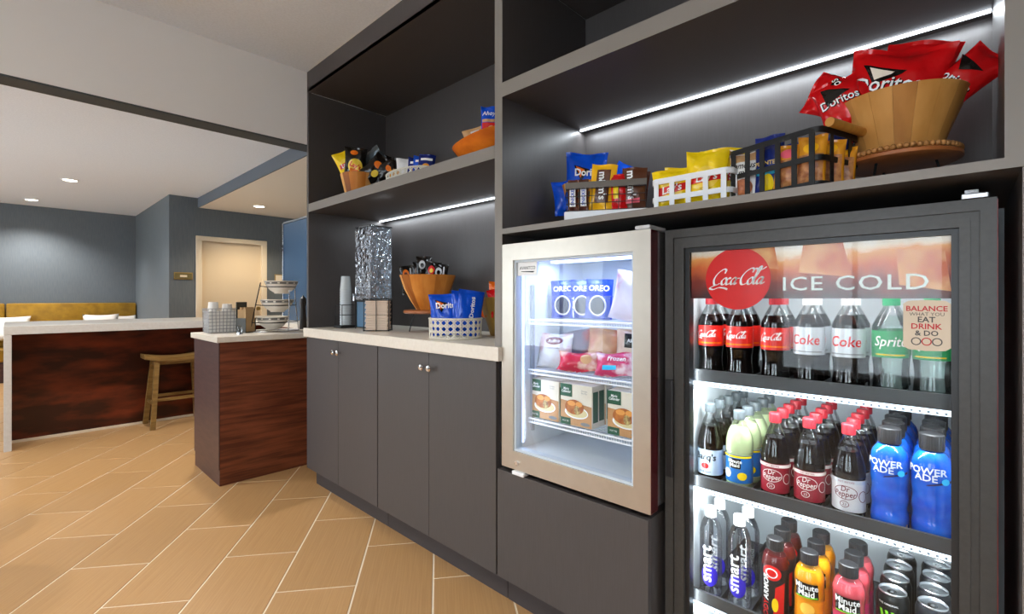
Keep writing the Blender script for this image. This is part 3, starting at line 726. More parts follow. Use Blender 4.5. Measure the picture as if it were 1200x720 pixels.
def claw():
    v = []; f = []
    for k, dx in enumerate((-.012,0,.012)):
        p = [(dx-.002,.028),(dx+.002,.012),(dx,-.004),(dx+.0025,-.022-.006*(k == 1))]; o = len(v)
        for i, (x, y) in enumerate(p): w = (.003,.0035,.0028,.0006)[i]; v += [(x-w,y),(x+w,y)]
        f += [(o+2*i,o+2*i+1,o+2*i+3,o+2*i+2) for i in range(3)]
    return v, f
P['can'] = can('energy_drink_can', M('black can',(22,24,24),.3,.3), [(claw(), lime, .090, -.15, 'claw_mark'), (T('THE ORIGINAL', .0062), white, .134, -.1, 'lettering'), (T('ENERGY', .012, bold=.01), white, .045, -.1, 'lettering')])
P['can2'] = can('dark_drink_can', M('charcoal can',(40,42,46),.3,.4), [(T('PRIME', .013, bold=.01), white, .130, -.1, 'lettering'), (T('ENERGY', .011), silver, .116, -.1, 'lettering')])
LANE = [.555,.472,.379,.297,.211,.131,.055]
ORD = ['front','second','third','fourth','fifth']
POSN = ['leftmost','second','third','fourth','fifth','sixth','rightmost']
used = set()
def stock(kind, x, y, z, label, cat, group, rz):
    if kind not in used: used.add(kind); o = P[kind]; o.location = (x,y,z); o.rotation_euler[2] = rz
    else: o = copy_thing(P[kind], (x,y,z), rz)
    tag(o, label, cat, group)
R1 = [('cola','red-label cola bottle'),('cola','red-label cola bottle'),('cola','red-label cola bottle'),('diet','silver-label diet cola bottle'),('diet','silver-label diet cola bottle'),('lime','green-label clear soda bottle'),('lime','green-label clear soda bottle')]
R2 = [('root','pale-blue-label root beer bottle'),('lemon','cloudy lemonade bottle'),('pepper','maroon-label cola bottle'),('pepper','maroon-label cola bottle'),('dpepper','pale-label red-capped cola bottle'),('sport','blue sports drink bottle'),('sport','blue sports drink bottle')]
R3 = [('water','clear water bottle with violet spot'),('water','clear water bottle with violet spot'),('armor','black and red sports drink bottle'),('orange','orange juice bottle'),('pink','pink juice bottle'),('can','black energy drink can with green claw'),('can2','plain charcoal drink can')]
for sh, zs, rows, nrow in (('top',.918,R1,2),('middle',.605,R2,5),('bottom',.268,R3,3)):
    for i, (k, d) in enumerate(rows):
        nn = 4 if k[:3] == 'can' else (2 if k == 'water' else nrow)
        for r in range(nn):
            pitch = .0775 if k == 'sport' else .0735
            if k[:3] == 'can': pitch = .078
            x0 = 1.508 if k[:3] == 'can' else 1.452
            w = 'bottle' if k[:3] != 'can' else 'can'
            lab = '%s, %s fridge shelf, %s lane, %s row' % (d, sh, POSN[i], ORD[r])
            ay = FR+random.uniform(-.10,.10)+(0 if r else 0)
            stock(k, x0+pitch*r, LANE[i]+random.uniform(-.0015,.0015), zs+.0006, lab, w, 'drinks on the %s fridge shelf' % sh, ay)

# ------------------------------------------------------------------ snack bags, bowls, baskets
def bag_surf(w, h, t, seed):
    def pos(x, z, off=0, side=1):
        s = max(-1,min(1,x/(w/2))); r = max(-1,min(1,(z-h/2)/(h/2)))
        env = max(0,1-abs(s)**2.2)**.55*max(0,1-abs(r/.88)**2.6)**.6
        wr = .05*math.sin(7*s+seed+3*r)*math.sin(6*r+2*seed)+.06*abs(r)**1.5*math.sin(11*s+seed*3)+.035*math.sin(13*s*r+seed*5+side)
        th = t/2*env*(1+1.6*wr)+(t*.10*wr*max(0,1-abs(s)**4) if abs(r) < .9 else 0)*.6
        seal = .012*abs(r)**3*math.sin(3.5*s+seed)*w/.15
        k = 1-.09*(1-r*r)*min(1,t/.05)
        return (x*k, -side*(max(th,0)+off+.0004)+seal, z-.03*h*(1-abs(s)**2)*(1 if r > .99 else 0)*0)
    return pos
def bag(name, label, cat, group, w, h, t, mat, loc, rot, seed=1, deco=(), parent=None):
    P_ = bag_surf(w,h,t,seed); nx, nz = 18, 22; v = []; f = []
    for side in (1,-1):
        for j in range(nz+1):
            for i in range(nx+1): v.append(P_(-w/2+w*i/nx, h*j/nz, 0, side))
    m = nx+1; q = m*(nz+1)
    for k in (0,1):
        for j in range(nz):
            for i in range(nx): a = k*q+j*m+i; f.append((a,a+1,a+m+1,a+m))
    rim = [i for i in range(nx)]+[j*m+nx for j in range(nz)]+[nz*m+i for i in range(nx,0,-1)]+[j*m for j in range(nz,0,-1)]
    for a, b in zip(rim, rim[1:]+rim[:1]): f.append((a,b,q+b,q+a))
    o = MB().add(v,f).obj(name, mat, parent, True, loc=loc)
    o.rotation_euler = rot if isinstance(rot, tuple) else (0,0,rot)
    tag(o, label, cat, group)
    for k, (g, mt, x, z, nm) in enumerate(deco):
        g = fine(g, .010); vv = [P_(a+x, b+z, .0012+.0005*k) for a, b in g[0]]
        me = bpy.data.meshes.new(nm); me.from_pydata(vv, [], g[1]); me.materials.append(mt); link(nm, me, o)
    return o
def foilm(n, c): return M(n+' foil', c, .16, bump=.55, bscale=26)
foil = dict(red=foilm('red',(206,18,22)), blue=foilm('blue',(16,78,200)), yellow=foilm('yellow',(242,206,18)), black=foilm('black',(24,21,20)),
    orange=foilm('orange',(236,108,24)), amber=foilm('amber',(224,150,36)), brown=M('brown foil',(78,36,26),.25), mmy=M('golden yellow foil',(246,186,24),.25),
    white=M('white foil',(232,230,228),.3), navy=M('navy foil',(18,36,110),.25), tan=M('tan foil',(206,160,110),.3), choc=M('chocolate foil',(92,52,34),.25))
def d_tri(w, h, txt=True):
    s = w/.16
    L_ = [(poly_geo([(-.05*s,.030*s),(.012*s,.012*s),(.010*s,.008*s),(-.02*s,-.035*s)]), foil['black'], 0, h*.56, 'triangle_print'),
          (poly_geo([(-.042*s,.025*s),(-.006*s,.010*s),(-.010*s,.004*s),(-.022*s,-.022*s)]), foil['orange'], 0, h*.56, 'triangle_print')]
    if txt: L_.append((T('Doritos', .040*s, bold=.03, sx=.92), white, .012*s, h*.56, 'lettering'))
    return L_
def d_lay(w, h, disc=True):
    s = w/.16
    return [(disc_geo(.042*s,.040*s), M('lays gold',(250,214,70),.3), .0, h*.55, 'sun_print'),
            (poly_geo([(-.055*s,-.022*s),(.050*s,-.006*s),(.055*s,.022*s),(-.050*s,.010*s)]), red, 0, h*.53, 'ribbon_print'),
            (xf2(T("Lay's", .040*s, bold=.02, shear=.2), 0, 0, .15), white, 0, h*.53, 'lettering'), (T('Classic', .014*s), brown, 0, h*.30, 'lettering')]
def stave_bowl(name, label, prof, n, mat, loc, group=None, th=.010, sy=1, rimf=None, cat='bowl'):
    """turned bowl glued up from upright staves; prof = outer (r, z)"""
    t = thing(name, label, cat, loc, 0, group); rs_ = random.Random(len(label)+n)
    inn = [(max(r-th,.002), z+(th if k == 0 else 0)) for k, (r, z) in enumerate(prof)]
    loop = [(inn[0][0]*.2,prof[0][1]),]+prof+inn[::-1]
    for k in range(n):
        a0 = 2*PI*k/n; a1 = 2*PI*(k+1)/n-.004; sg = 3 if n > 4 else 48; me = MB().lathe(prof+inn[::-1]+[prof[0]], sg, None, a0, a1, 1, sy)
        m = len(prof)*2+1; me.f.append(tuple(i*(sg+1) for i in range(m-1))); me.f.append(tuple(i*(sg+1)+sg for i in range(m-2,-1,-1)))
        if rimf:
            z0 = prof[0][1]; zt = prof[-1][1]
            me.v = [(x,y,z0+(z-z0)*rimf(math.atan2(y,x))) for x, y, z in me.v]
        me.obj('stave' if n > 1 else 'bowl_body', rs_.choice(mat) if isinstance(mat, list) else mat, t, True)
    MB().lathe([(0,prof[0][1]),(prof[0][0]-.001,prof[0][1]),(prof[0][0]-.001,prof[0][1]+th),(0,prof[0][1]+th)],20,None,0,2*PI,1,sy).obj('bowl_base', mat[1] if isinstance(mat, list) else mat, t)
    return t
def cane_basket(label, loc, rx, ry, h, n, rows, group):
    t = thing('cane_basket', label, 'basket', loc, 0, group)
    def p(a, z): return (rx*math.cos(a)*(1+.03*z/h), ry*math.sin(a)*(1+.03*z/h), z)
    m = MB(); dz = (h-.012)/rows
    def strip(pts, r=.0021): m.tube(pts, r, 4)
    for i in range(n):
        a = 2*PI*i/n
        for e in (-.10,.10): strip([p(a+e*2*PI/n,.004),p(a+e*2*PI/n,h-.005)])
        for sg in (1,-1):
            strip([p(a+PI/n+sg*2*PI/n*k/2,.006+dz*k/2) for k in range(rows*2+1)], .0019)
    for r in range(1,rows):
        for e in (-.0018,.0018): m.tube([p(2*PI*i/36,.006+dz*r+e) for i in range(36)],.0019,4,True)
    q = m.obj('cane_weave', cane, t); q['kind'] = 'stuff'
    for z, r in ((.004,.004),(h-.003,.004)): MB().tube([p(2*PI*i/40,z) for i in range(40)],r,6,True).obj('rim', cane, t, True)
    MB().lathe([(0,.001),(rx*.98,.001),(rx*.98,.003),(0,.003)],32,None,0,2*PI,1,ry/rx).obj('basket_base', cane, t)
    return t
CAMA = lambda x, y: FR + math.atan2(y, x)     # heading that turns a print toward the room centre

# left shelf, upper level -------------------------------------------------
Z2 = 1.7265
stave_bowl('wooden_bowl','wooden stave bowl with crisp packets on the upper left shelf',[(.078,0),(.086,.03),(.098,.08),(.113,.142)],14,WB,(1.42,2.574,Z2),'wooden snack bowls')
g = 'packets in the upper left bowl'
bag('snack_bag','yellow crisp packet standing leftmost in the upper shelf bowl','packet',g,.11,.17,.05,foil['yellow'],(1.40,2.625,Z2+.125),(.12,-.42,FR+.95),1.3,d_lay(.125,.17))
bag('snack_bag','second yellow crisp packet tucked behind the first in the upper bowl','packet',g,.12,.19,.05,foil['yellow'],(1.46,2.64,Z2+.12),(.0,.22,FR+1.0),2.1)
bag('snack_bag','black crisp packet with gold roundel facing out of the upper bowl','packet',g,.125,.19,.05,foil['black'],(1.375,2.56,Z2+.10),(.15,.05,FR+1.05),3.0,
    [(disc_geo(.043,.043), M('lays gold',()), .0, .085, 'sun_print'), (poly_geo([(-.03,-.03),(.02,-.036),(.02,-.02),(-.03,-.012)]), orange, 0, .085, 'crisp_print'), (xf2(T("Lay's",.036,bold=.03,shear=.1),0,0,-.3), red, 0, .085, 'lettering'), (disc_geo(.022,.014), orange, -.01, .160, 'crisp_print')])
bag('snack_bag','black packet with orange crisps leaning right in the upper bowl','packet',g,.12,.18,.05,foil['black'],(1.40,2.50,Z2+.10),(.05,.75,FR+1.0),4.2,[(disc_geo(.028,.02), orange, 0, .12, 'crisp_print'),(disc_geo(.02,.022), M('lays gold',()), .02, .07, 'sun_print')])
bag('snack_bag','black packet at the back of the upper left bowl','packet',g,.12,.19,.05,foil['black'],(1.48,2.55,Z2+.115),(-.1,.30,FR+1.0),5.2,[(disc_geo(.03,.018), orange, .0, .15, 'crisp_print')])
bag('snack_bag','dark packet with silver edge lying across the upper left bowl','packet',g,.11,.17,.03,M('dark silver foil',(84,92,98),.2,.5),(1.44,2.60,Z2+.19),(.5,.95,FR+1.0),6.2)
bag('snack_bag','black packet hanging over the right rim of the upper left bowl','packet',g,.10,.16,.04,foil['black'],(1.44,2.47,Z2+.13),(.2,1.15,FR+1.0),7.2,[(disc_geo(.02,.015), orange, .0, .1, 'crisp_print')])
cane_basket('long white cane basket on the upper left shelf',(1.40,2.055,Z2),.075,.165,.066,28,2,'white cane baskets')
g = 'packets in the upper cane basket'
bag('snack_bag','plain white packet standing in the upper cane basket','packet',g,.11,.14,.03,foil['white'],(1.42,2.10,Z2+.012),(-.05,0,FR+.8),1.7)
for k, (y, c, w_) in enumerate(((2.02,'navy','left'),(1.975,'blue','middle'),(1.93,'navy','right'))):
    bag('snack_bag','blue packet %s of three in the upper cane basket' % w_,'packet',g,.085,.125,.03,foil[c],(1.41,y,Z2+.012),(-.05,.1,FR+.8),2+k,[(poly_geo([(-.03,-.006),(.03,-.004),(.03,.008),(-.03,.006)]),white,0,.095,'stripe_print'),(disc_geo(.018,.014),foil['amber'],0,.06,'crisp_print')])
for k, (y, c) in enumerate(((2.16,'amber'),(2.13,'tan'))):
    bag('snack_bag','%s packet low in the upper cane basket' % ('amber' if k == 0 else 'tan'),'packet',g,.07,.085,.025,foil[c],(1.385,y,Z2+.012),(-.1,.1,FR+.8),3+k)
stave_bowl('wavy_bowl','orange wooden bowl with a wavy rim on the upper left shelf',[(.085,0),(.105,.027),(.125,.058),(.14,.085)],1,wood_o,(1.41,1.475,Z2),'wooden snack bowls',.010,1.25,lambda a: 1-.26*math.sin(a)+.10*math.cos(2*a-PI))
g = 'packets in the wavy bowl'
bag('snack_bag','tan biscuit packet lying in the wavy bowl','packet',g,.11,.115,.04,foil['tan'],(1.425,1.535,Z2+.055),(.2,-.30,FR+.75),1.1,[(poly_geo([(-.02,-.012),(.02,-.01),(.02,.012),(-.02,.012)]),foil['white'],0,.09,'panel_print')])
bag('snack_bag','yellow packet beside the blue packet in the wavy bowl','packet',g,.08,.12,.03,foil['yellow'],(1.415,1.50,Z2+.06),(.2,.3,FR+.75),2.3)
bag('snack_bag','blue and red packet standing in the wavy bowl','packet',g,.075,.17,.03,foil['blue'],(1.415,1.475,Z2+.075),(0,.0,FR+.8),3.1,[(poly_geo([(-.034,-.03),(.034,-.03),(.034,.022),(-.034,.022)]),red,0,.075,'panel_print'),(T('Ahoy!',.026,bold=.02,shear=.2),white,0,.135,'lettering'),(disc_geo(.016,.014),foil['tan'],.008,.07,'biscuit_print'),(poly_geo([(-.033,-.006),(.033,-.006),(.033,.006),(-.033,.006)]),foil['tan'],0,.105,'panel_print')])
bag('snack_bag','dark packet hidden behind the upright in the wavy bowl','packet',g,.09,.14,.03,foil['navy'],(1.45,1.40,Z2+.06),(0,.1,FR+.8),4.1)

# countertop --------------------------------------------------------------
Z1 = .9705
h = thing('cup_holder','black wire holder carrying a stack of clear cups','cup holder',(1.42,2.755,Z1))
MB().box(-.055,.055,-.05,.05,0,.018).obj('tray', black_p, h, bevel=.004)
for a in range(4):
    x, y = (.045 if a < 2 else -.045), (.043 if a % 2 else -.043)
    MB().tube([(x,y,.017),(x,y,.14)],.0025,6).obj('post', black_m, h)
for z in (.08,.14): MB().tube([(.045,.043,z),(-.045,.043,z),(-.045,-.043,z),(.045,-.043,z)],.0022,6,True).obj('hoop', black_m, h)
cupm = M('frosted cup', (214,222,226), .25, alpha=.82)
cme = MB().lathe([(0,.0865),(.0245,.0865),(.0255,.085),(.0335,.004),(.0352,.003),(.0355,.0),(.0345,.0),(.033,.003),(.0245,.084),(0,.0845)],24).mesh('plastic_cup', cupm, True)
for k in range(14):
    o = link('plastic_cup', cme, None, (1.42,2.755,Z1+.0185+.0162*k)); tag(o,'one of the clear plastic cups nested upside down in the black holder','cup','nested plastic cups')
w_ = thing('water_dispenser','square hammered-glass water dispenser on a black stand','dispenser',(1.493,2.555,Z1))
tk = MB().box(-.073,.073,-.086,.086,.17,.595).obj('tank', hammered, w_, bevel=.006)
MB().box(-.069,.069,-.082,.082,.176,.585).obj('water', G('tank water',(.90,.94,.97),1.0,.05,bump=.6,bscale=30), tk, bevel=.004)
MB().box(-.074,.074,-.087,.087,.596,.604).obj('lid', G('glass lid',(.9,.94,.96),1.8,.1,base=.1), w_, bevel=.002)
for x in (-.07,.07):
    for y in (-.083,.083): MB().tube([(x,y,0),(x,y,.168)],.0035,6).obj('stand_leg', black_m, w_)
for z in (.166,.01): MB().tube([(-.07,-.083,z),(.07,-.083,z),(.07,.083,z),(-.07,.083,z)],.003,6,True).obj('stand_hoop', black_m, w_)
box('stand_panel', M('blue grey board',(74,108,136),.4), (-.064,-.060,-.079,.079,.012,.160), w_)
sp_ = MB().tube([(-.073,.03,.20),(-.115,.03,.20)],.009,12).obj('spigot', steel_g, w_, True)
MB().tube([(-.108,.03,.20),(-.108,.03,.165)],.007,10).obj('spout', steel_g, sp_, True); MB().tube([(-.095,.03,.21),(-.095,.03,.245)],.006,10).obj('tap_lever', steel_g, sp_, True)
n_ = thing('napkin_holder','black wire napkin holder in front of the water dispenser','napkin holder',(1.415,2.372,Z1))
RT = -.75
for a, b in ((-.068,-.045),(.068,-.045),(.068,.045),(-.068,.045)): MB().tube([(a,b,0),(a,b,.178)],.0022,6).obj('post', black_m, n_)
MB().tube([(0,-.05,0),(0,-.05,.178)],.0022,6).obj('post', black_m, n_)
for z in (.004,.178): MB().tube([(-.07,-.05,z),(.07,-.05,z),(.07,.05,z),(-.07,.05,z)],.0022,6,True).obj('hoop', black_m, n_)
n_.rotation_euler[2] = RT
for k, (z0, z1, lb) in enumerate(((.006,.088,'lower'),(.090,.168,'upper'))):
    nb = MB(); m = 9
    for i in range(m):
        dx = .003*math.sin(i*2.1+k*2); nb.box(-.060+dx,.060+dx,-.042,.042,z0+(z1-z0)*i/m,z0+(z1-z0)*(i+.85)/m)
    o = nb.obj('napkin_stack', napkin_m, None, loc=(1.415,2.372,Z1), rz=RT); tag(o,'%s stack of blush paper napkins in the wire holder' % lb,'napkins','napkin stacks'); o['kind'] = 'stuff'
s_ = thing('bowl_stand','round wooden stand on thin black legs under the stave bowl','stand',(1.58,2.135,Z1),0,'round wooden stands')
MB().lathe([(0,.098),(.125,.098),(.132,.102),(.132,.112),(.127,.117),(0,.117)],40).obj('top', wood_s, s_, True)
for k in range(3):
    a = 2*PI*k/3+2.6; MB().tube([(.075*math.cos(a),.075*math.sin(a),.099),(.10*math.cos(a),.10*math.sin(a),0)],.003,6).obj('leg', black_m, s_)
stave_bowl('wooden_bowl','tall striped stave bowl of dark packets on the counter stand',[(.062,0),(.094,.05),(.128,.115),(.152,.188)],13,WB,(1.58,2.135,Z1+.1175),'wooden snack bowls')
g = 'packets in the counter stave bowl'; zb = Z1+.1175+.085
for k, (dx, dy, rl, lab) in enumerate(((-.05,.105,-.12,'leftmost dark packet with orange crisps in the counter stave bowl'),(-.03,.055,.08,'dark packet second from left in the counter stave bowl'),(-.03,-.0,.02,'tallest dark packet in the middle of the counter stave bowl'),(-.02,-.055,.12,'dark packet with red roundel in the counter stave bowl'),(.01,-.085,.10,'rightmost dark packet tipping out of the counter stave bowl'))):
    dz = (0,.015,.045,.015,.005)[k]
    bag('snack_bag',lab,'packet',g,.085,.16,.035,foil['black'],(1.58+dx,2.135+dy*.9,zb+dz),(.05,rl,FR+.95),1.5*k+1,[(disc_geo(.018,.024),(orange,foil['choc'],silver,red,silver)[k],-.01,.115,'crisp_print'),(disc_geo(.01,.012),(foil['choc'],foil['amber'],black,M('lays gold',()),black)[k],-.01,.112,'roundel_print'),(poly_geo([(.012,-.03),(.024,-.03),(.020,.03),(.014,.03)]),silver,0,.115,'stripe_print')])
cane_basket('round white cane basket of blue packets on the counter',(1.405,1.69,Z1),.112,.122,.092,24,3,'white cane baskets')
g = 'blue packets in the counter basket'
bag('snack_bag','large blue tortilla chip packet facing out of the counter basket','packet',g,.15,.19,.06,foil['blue'],(1.375,1.715,Z1+.012),(-.10,-.06,FR+.80),1.9,d_tri(.15,.24))
bag('snack_bag','blue tortilla chip packet second from left in the counter basket','packet',g,.14,.20,.05,foil['blue'],(1.43,1.665,Z1+.012),(.0,.08,FR+.95),2.9)
bag('snack_bag','blue tortilla chip packet on the right of the counter basket','packet',g,.13,.205,.045,foil['blue'],(1.415,1.625,Z1+.012),(.05,.12,FR+1.25),3.7,[(xf2(T('Doritos',.03,bold=.03),0,0,PI/2),white,0.0,.13,'lettering')])
stave_bowl('wooden_bowl','olive wooden bowl of orange packets behind the cane basket',[(.062,0),(.08,.06),(.105,.13),(.120,.185)],12,M('olive wood',(150,116,44),.4,c2=(120,90,30),scale=(6,6,1),nscale=3,rnd=.2),(1.655,1.63,Z1),'wooden snack bowls')
g = 'orange packets behind the cane basket'
bag('snack_bag','orange packet with a pointed corner behind the blue packets','packet',g,.10,.17,.03,foil['orange'],(1.62,1.70,Z1+.075),(0,.5,FR+.6),1.2)
bag('snack_bag','orange and red packet above the olive bowl','packet',g,.15,.17,.05,foil['orange'],(1.62,1.61,Z1+.085),(.0,.1,FR+.75),2.2,[(poly_geo([(-.06,-.012),(.06,-.004),(.06,.012),(-.06,.006)]),red,0,.085,'stripe_print'),(disc_geo(.03,.02),foil['amber'],.03,.125,'crisp_print')])
bag('snack_bag','red packet low on the right of the olive bowl','packet',g,.12,.13,.04,foil['red'],(1.60,1.57,Z1+.10),(.0,-.2,FR+.75),3.2)

# right snack shelf ---------------------------------------------------------
Z3 = 1.4085
stave_bowl('wooden_bowl','orange-brown wooden bowl half hidden behind the wire basket',[(.055,0),(.07,.05),(.088,.12),(.102,.195)],12,WB,(1.60,1.10,Z3),'wooden snack bowls')
g = 'blue packets behind the wire basket'
bag('snack_bag','large blue tortilla chip packet above the wire basket','packet',g,.165,.23,.06,foil['blue'],(1.555,1.085,Z3+.085),(-.05,.05,FR+.62),1.4,d_tri(.165,.26))
bag('snack_bag','blue packet low at the left of the hidden bowl','packet',g,.12,.14,.05,foil['blue'],(1.555,1.155,Z3+.08),(-.05,-.12,FR+.62),2.4)
bag('snack_bag','blue packet end showing right of the golden candy bag','packet',g,.10,.19,.04,foil['blue'],(1.64,1.035,Z3+.10),(.0,.5,FR+.62),3.4)
# wire basket of candy on a white board
b_ = MB().box(-.078,.078,-.134,.134,0,.030).obj('white_board', white_pl, bevel=.003, loc=(1.402,.885,Z3), rz=.49); tag(b_,'white riser board under the candy wire basket','board')
zb = Z3+.0305
t = thing('wire_basket','bronze wire basket of candy packets with a flat top band','basket',(1.402,.885,zb),.49,'shelf baskets')
bx, by, bh = .070, .128, .088
bz = M('bronze metal',(92,84,76),.4,.5); m = MB()
for i in range(7):
    y = -by+2*by*i/6; m.tube([(-bx,y,.0),(-bx,y,bh)],.0013,5); m.tube([(bx,y,0),(bx,y,bh)],.0013,5); m.tube([(-bx,y,.002),(bx,y,.002)],.0013,5)
for i in range(5):
    x = -bx+2*bx*i/4; m.tube([(x,-by,0),(x,-by,bh)],.0013,5); m.tube([(x,by,0),(x,by,bh)],.0013,5)
for k in range(4): z = .002+.024*k; m.tube([(-bx,-by,z),(bx,-by,z),(bx,by,z),(-bx,by,z)],.0013,5,True)
q = m.obj('wire_grid', black_m, t); q['kind'] = 'stuff'
MB().box(-bx-.003,-bx,-by-.003,by+.003,bh-.012,bh+.008).box(bx,bx+.003,-by-.003,by+.003,bh-.012,bh+.008).box(-bx,bx,-by-.003,-by,bh-.012,bh+.008).box(-bx,bx,by,by+.003,bh-.012,bh+.008).obj('top_band', bz, t)
g = 'candy in the wire basket'; zc = zb+.004
def ck(x, y): v = Matrix.Rotation(.49,3,'Z') @ Vector((x,y,0)); return (1.402+v.x, .885+v.y, zc)
FC = FR+.49
def nm_deco(s, h): return [(poly_geo([(-.020*s,-.048*s),(.020*s,-.048*s),(.020*s,.048*s),(-.020*s,.048*s)]),foil['choc'],0,h*.52,'name_panel'),(xf2(T("m&m's",.030*s,bold=.03),0,0,-PI/2+.08),white,0,h*.52,'lettering')]
for k, y in enumerate((.108,.072)):
    bag('candy_bar','%s brown candy bar wrapper with blue lettering in the wire basket' % ('leftmost' if k == 0 else 'second'),'candy',g,.034,.105,.018,foil['brown'],ck(-.055,y),(0,.0,FC),1+k,[(poly_geo([(-.010,-.038),(.010,-.038),(.010,.038),(-.010,.038)]),white,0,.052,'name_panel'),(xf2(T('SNICKERS',.0155,bold=.02),0,0,PI/2),blue,0,.052,'lettering')])
bag('candy_bag','golden candy bag with brown lettering leaning in the wire basket','candy',g,.085,.155,.026,foil['mmy'],ck(-.045,.018),(-.05,.10,FC),3.1,nm_deco(1.15,.155))
bag('candy_bag','small red and yellow candy bag between the golden and brown bags','candy',g,.05,.115,.02,foil['red'],ck(-.05,-.045),(0,-.05,FC),4.1,[(poly_geo([(-.018,-.02),(.0,-.02),(.0,.025),(-.018,.025)]),yellow,0,.055,'panel_print')])
bag('candy_bag','brown candy bag with white lettering in the wire basket','candy',g,.08,.135,.024,foil['choc'],ck(-.045,-.088),(0,.04,FC),5.1,[(xf2(T("m&m's",.036,bold=.03),0,0,-PI/2+.08),white,-.008,.075,'lettering'),(poly_geo([(-.03,.0),(.02,.005),(.02,.02),(-.03,.012)]),M('pink print',(230,90,110),.4),0,.015,'stripe_print')])
bag('candy_bag','second brown candy bag at the right end of the wire basket','candy',g,.065,.135,.022,foil['brown'],ck(.0,-.095),(0,.12,FC),6.1,[(disc_geo(.016,.012),M('pink print',()),0,.11,'candy_print')])
bag('candy_bag','brown candy bag at the back of the wire basket','candy',g,.08,.12,.024,foil['brown'],ck(.03,.0),(0,.0,FC),7.1)
# white strap basket of yellow crisps
def strap_basket(name, label, loc, rz, bx, by, h, mat, cols, sw, zs, rim):
    t = thing(name, label, 'basket', loc, rz, 'shelf baskets'); s2 = sw/2; th = .0025
    def loop(z, tall):
        r = .022; pts = []
        for cx, cy, a0 in ((bx-r,by-r,0),(-bx+r,by-r,PI/2),(-bx+r,-by+r,PI),(bx-r,-by+r,3*PI/2)):
            for k in range(5): a = a0+PI/2*k/4; pts.append((cx+r*math.cos(a),cy+r*math.sin(a)))
        m = MB(); v = []; f = []
        for x, y in pts:
            kx, ky = 1-th/bx, 1-th/by; v += [(x,y,z),(x,y,z+tall),(x*kx,y*ky,z+tall),(x*kx,y*ky,z)]
        n = len(pts)
        for i in range(n):
            j = (i+1) % n
            for k in range(4): f.append((i*4+k,j*4+k,j*4+(k+1) % 4,i*4+(k+1) % 4))
        return m.add(v,f)
    for z in zs: loop(z, sw).obj('band', mat, t, True)
    loop(h-rim, rim).obj('top_rim', mat, t, True)
    for i in range(cols):
        y = -by+.02+(2*by-.04)*i/(cols-1)
        for x in (-bx+.0012,bx-.0012): MB().box(x-th/2,x+th/2,y-s2,y+s2,.001,h-rim/2).obj('strap', mat, t)
        box('floor_strap', mat, (-bx,bx,y-s2,y+s2,0,.002), t)
    for i in range(2):
        x = -bx*.45+bx*.9*i
        for y in (-by+.0012,by-.0012): MB().box(x-s2,x+s2,y-th/2,y+th/2,.001,h-rim/2).obj('strap', mat, t)
    return t
wm = M('white enamel',(226,228,230),.35)
strap_basket('strap_basket','white enamel strap basket of yellow crisp packets',(1.38,.556,Z3),0,.085,.115,.088,wm,5,.014,(.022,),.016)
g = 'yellow packets in the white basket'; L2 = [('left front',1.33,.615,.13,.115,-.05,FR+.32),('left back',1.375,.60,.14,.13,.02,FR+.32),('right front',1.325,.52,.13,.15,.04,FR+.35),('right back',1.385,.50,.14,.165,.03,FR+.35)]
for k, (nm, x, y, w2, h2, rl, rz) in enumerate(L2):
    bag('snack_bag','yellow crisp packet %s in the white strap basket' % nm,'packet',g,w2*.86,h2,.035,foil['yellow'],(x,y,Z3+.003),(-.06,rl,rz),1.3*k+.6,d_lay(w2*.95,h2*.86))
# black strap basket with wood handles
RB = -.31
bt = strap_basket('strap_basket','black metal strap basket with wooden handle and nut bags',(1.391,.327,Z3),RB,.088,.122,.138,black_m,6,.013,(.060,.0),.014)
for sg in (-1,1):
    MB().tube([(-.072,sg*.133,.143),(.072,sg*.133,.143)],.0105,14).obj('handle', M('bamboo',(196,140,62),.4,c2=(176,120,48),scale=(6,1,1),nscale=6), bt, True)
    for x in (-.06,.06): MB().box(x-.005,x+.005,sg*.120,sg*.133,.136,.1385).obj('handle_bracket', black_m, bt)
g = 'bags in the black strap basket'
def pk(x, y): v = Matrix.Rotation(RB,3,'Z') @ Vector((x,y,0)); return (1.391+v.x, .327+v.y, Z3+.004)
script = T('Famous\nAmos',.024,bold=.01,shear=.3,lead=.8,sx=.85)
bag('cookie_bag','white cookie bag with black script lettering in the black basket','bag',g,.075,.128,.03,foil['white'],pk(-.066,.086),(-.06,0,FR+.0),1.4,[(script,black,0,.082,'lettering'),(poly_geo([(-.036,-.010),(.036,-.010),(.036,.012),(-.036,.012)]),foil['tan'],0,.112,'panel_print'),(disc_geo(.026,.022),M('cookie print',(206,120,70),.4,c2=(150,76,40),nscale=60),0,.032,'cookie_print')])
bag('cookie_bag','second pale cookie bag beside the navy nut bag','bag',g,.06,.12,.028,foil['white'],pk(-.04,.045),(-.04,0,FR+.0),2.4,[(script,black,0,.075,'lettering'),(disc_geo(.018,.02),foil['tan'],0,.03,'cookie_print')])
bag('nut_bag','navy nut bag standing tall at the left of the black basket','bag',g,.07,.158,.028,foil['navy'],pk(-.055,.022),(-.04,0,FR+.0),3.4,[(T('PLANTERS',.0145,bold=.02),M('gold print',(226,190,90),.4),0,.085,'lettering'),(poly_geo([(-.03,-.010),(.03,-.010),(.03,.010),(-.03,.010)]),M('aqua print',()),0,.064,'panel_print'),(disc_geo(.014,.024),yellow,0,.032,'oval_print')])
bag('nut_bag','navy nut bag behind in the middle of the black basket','bag',g,.09,.14,.03,foil['navy'],pk(.01,.0),(0,.05,FR-.05),4.4)
bag('nut_bag','navy nut bag behind at the right of the black basket','bag',g,.09,.145,.03,foil['navy'],pk(.03,-.065),(0,.08,FR-.05),5.4,[(T('Planters',.014),white,0,.12,'lettering')])
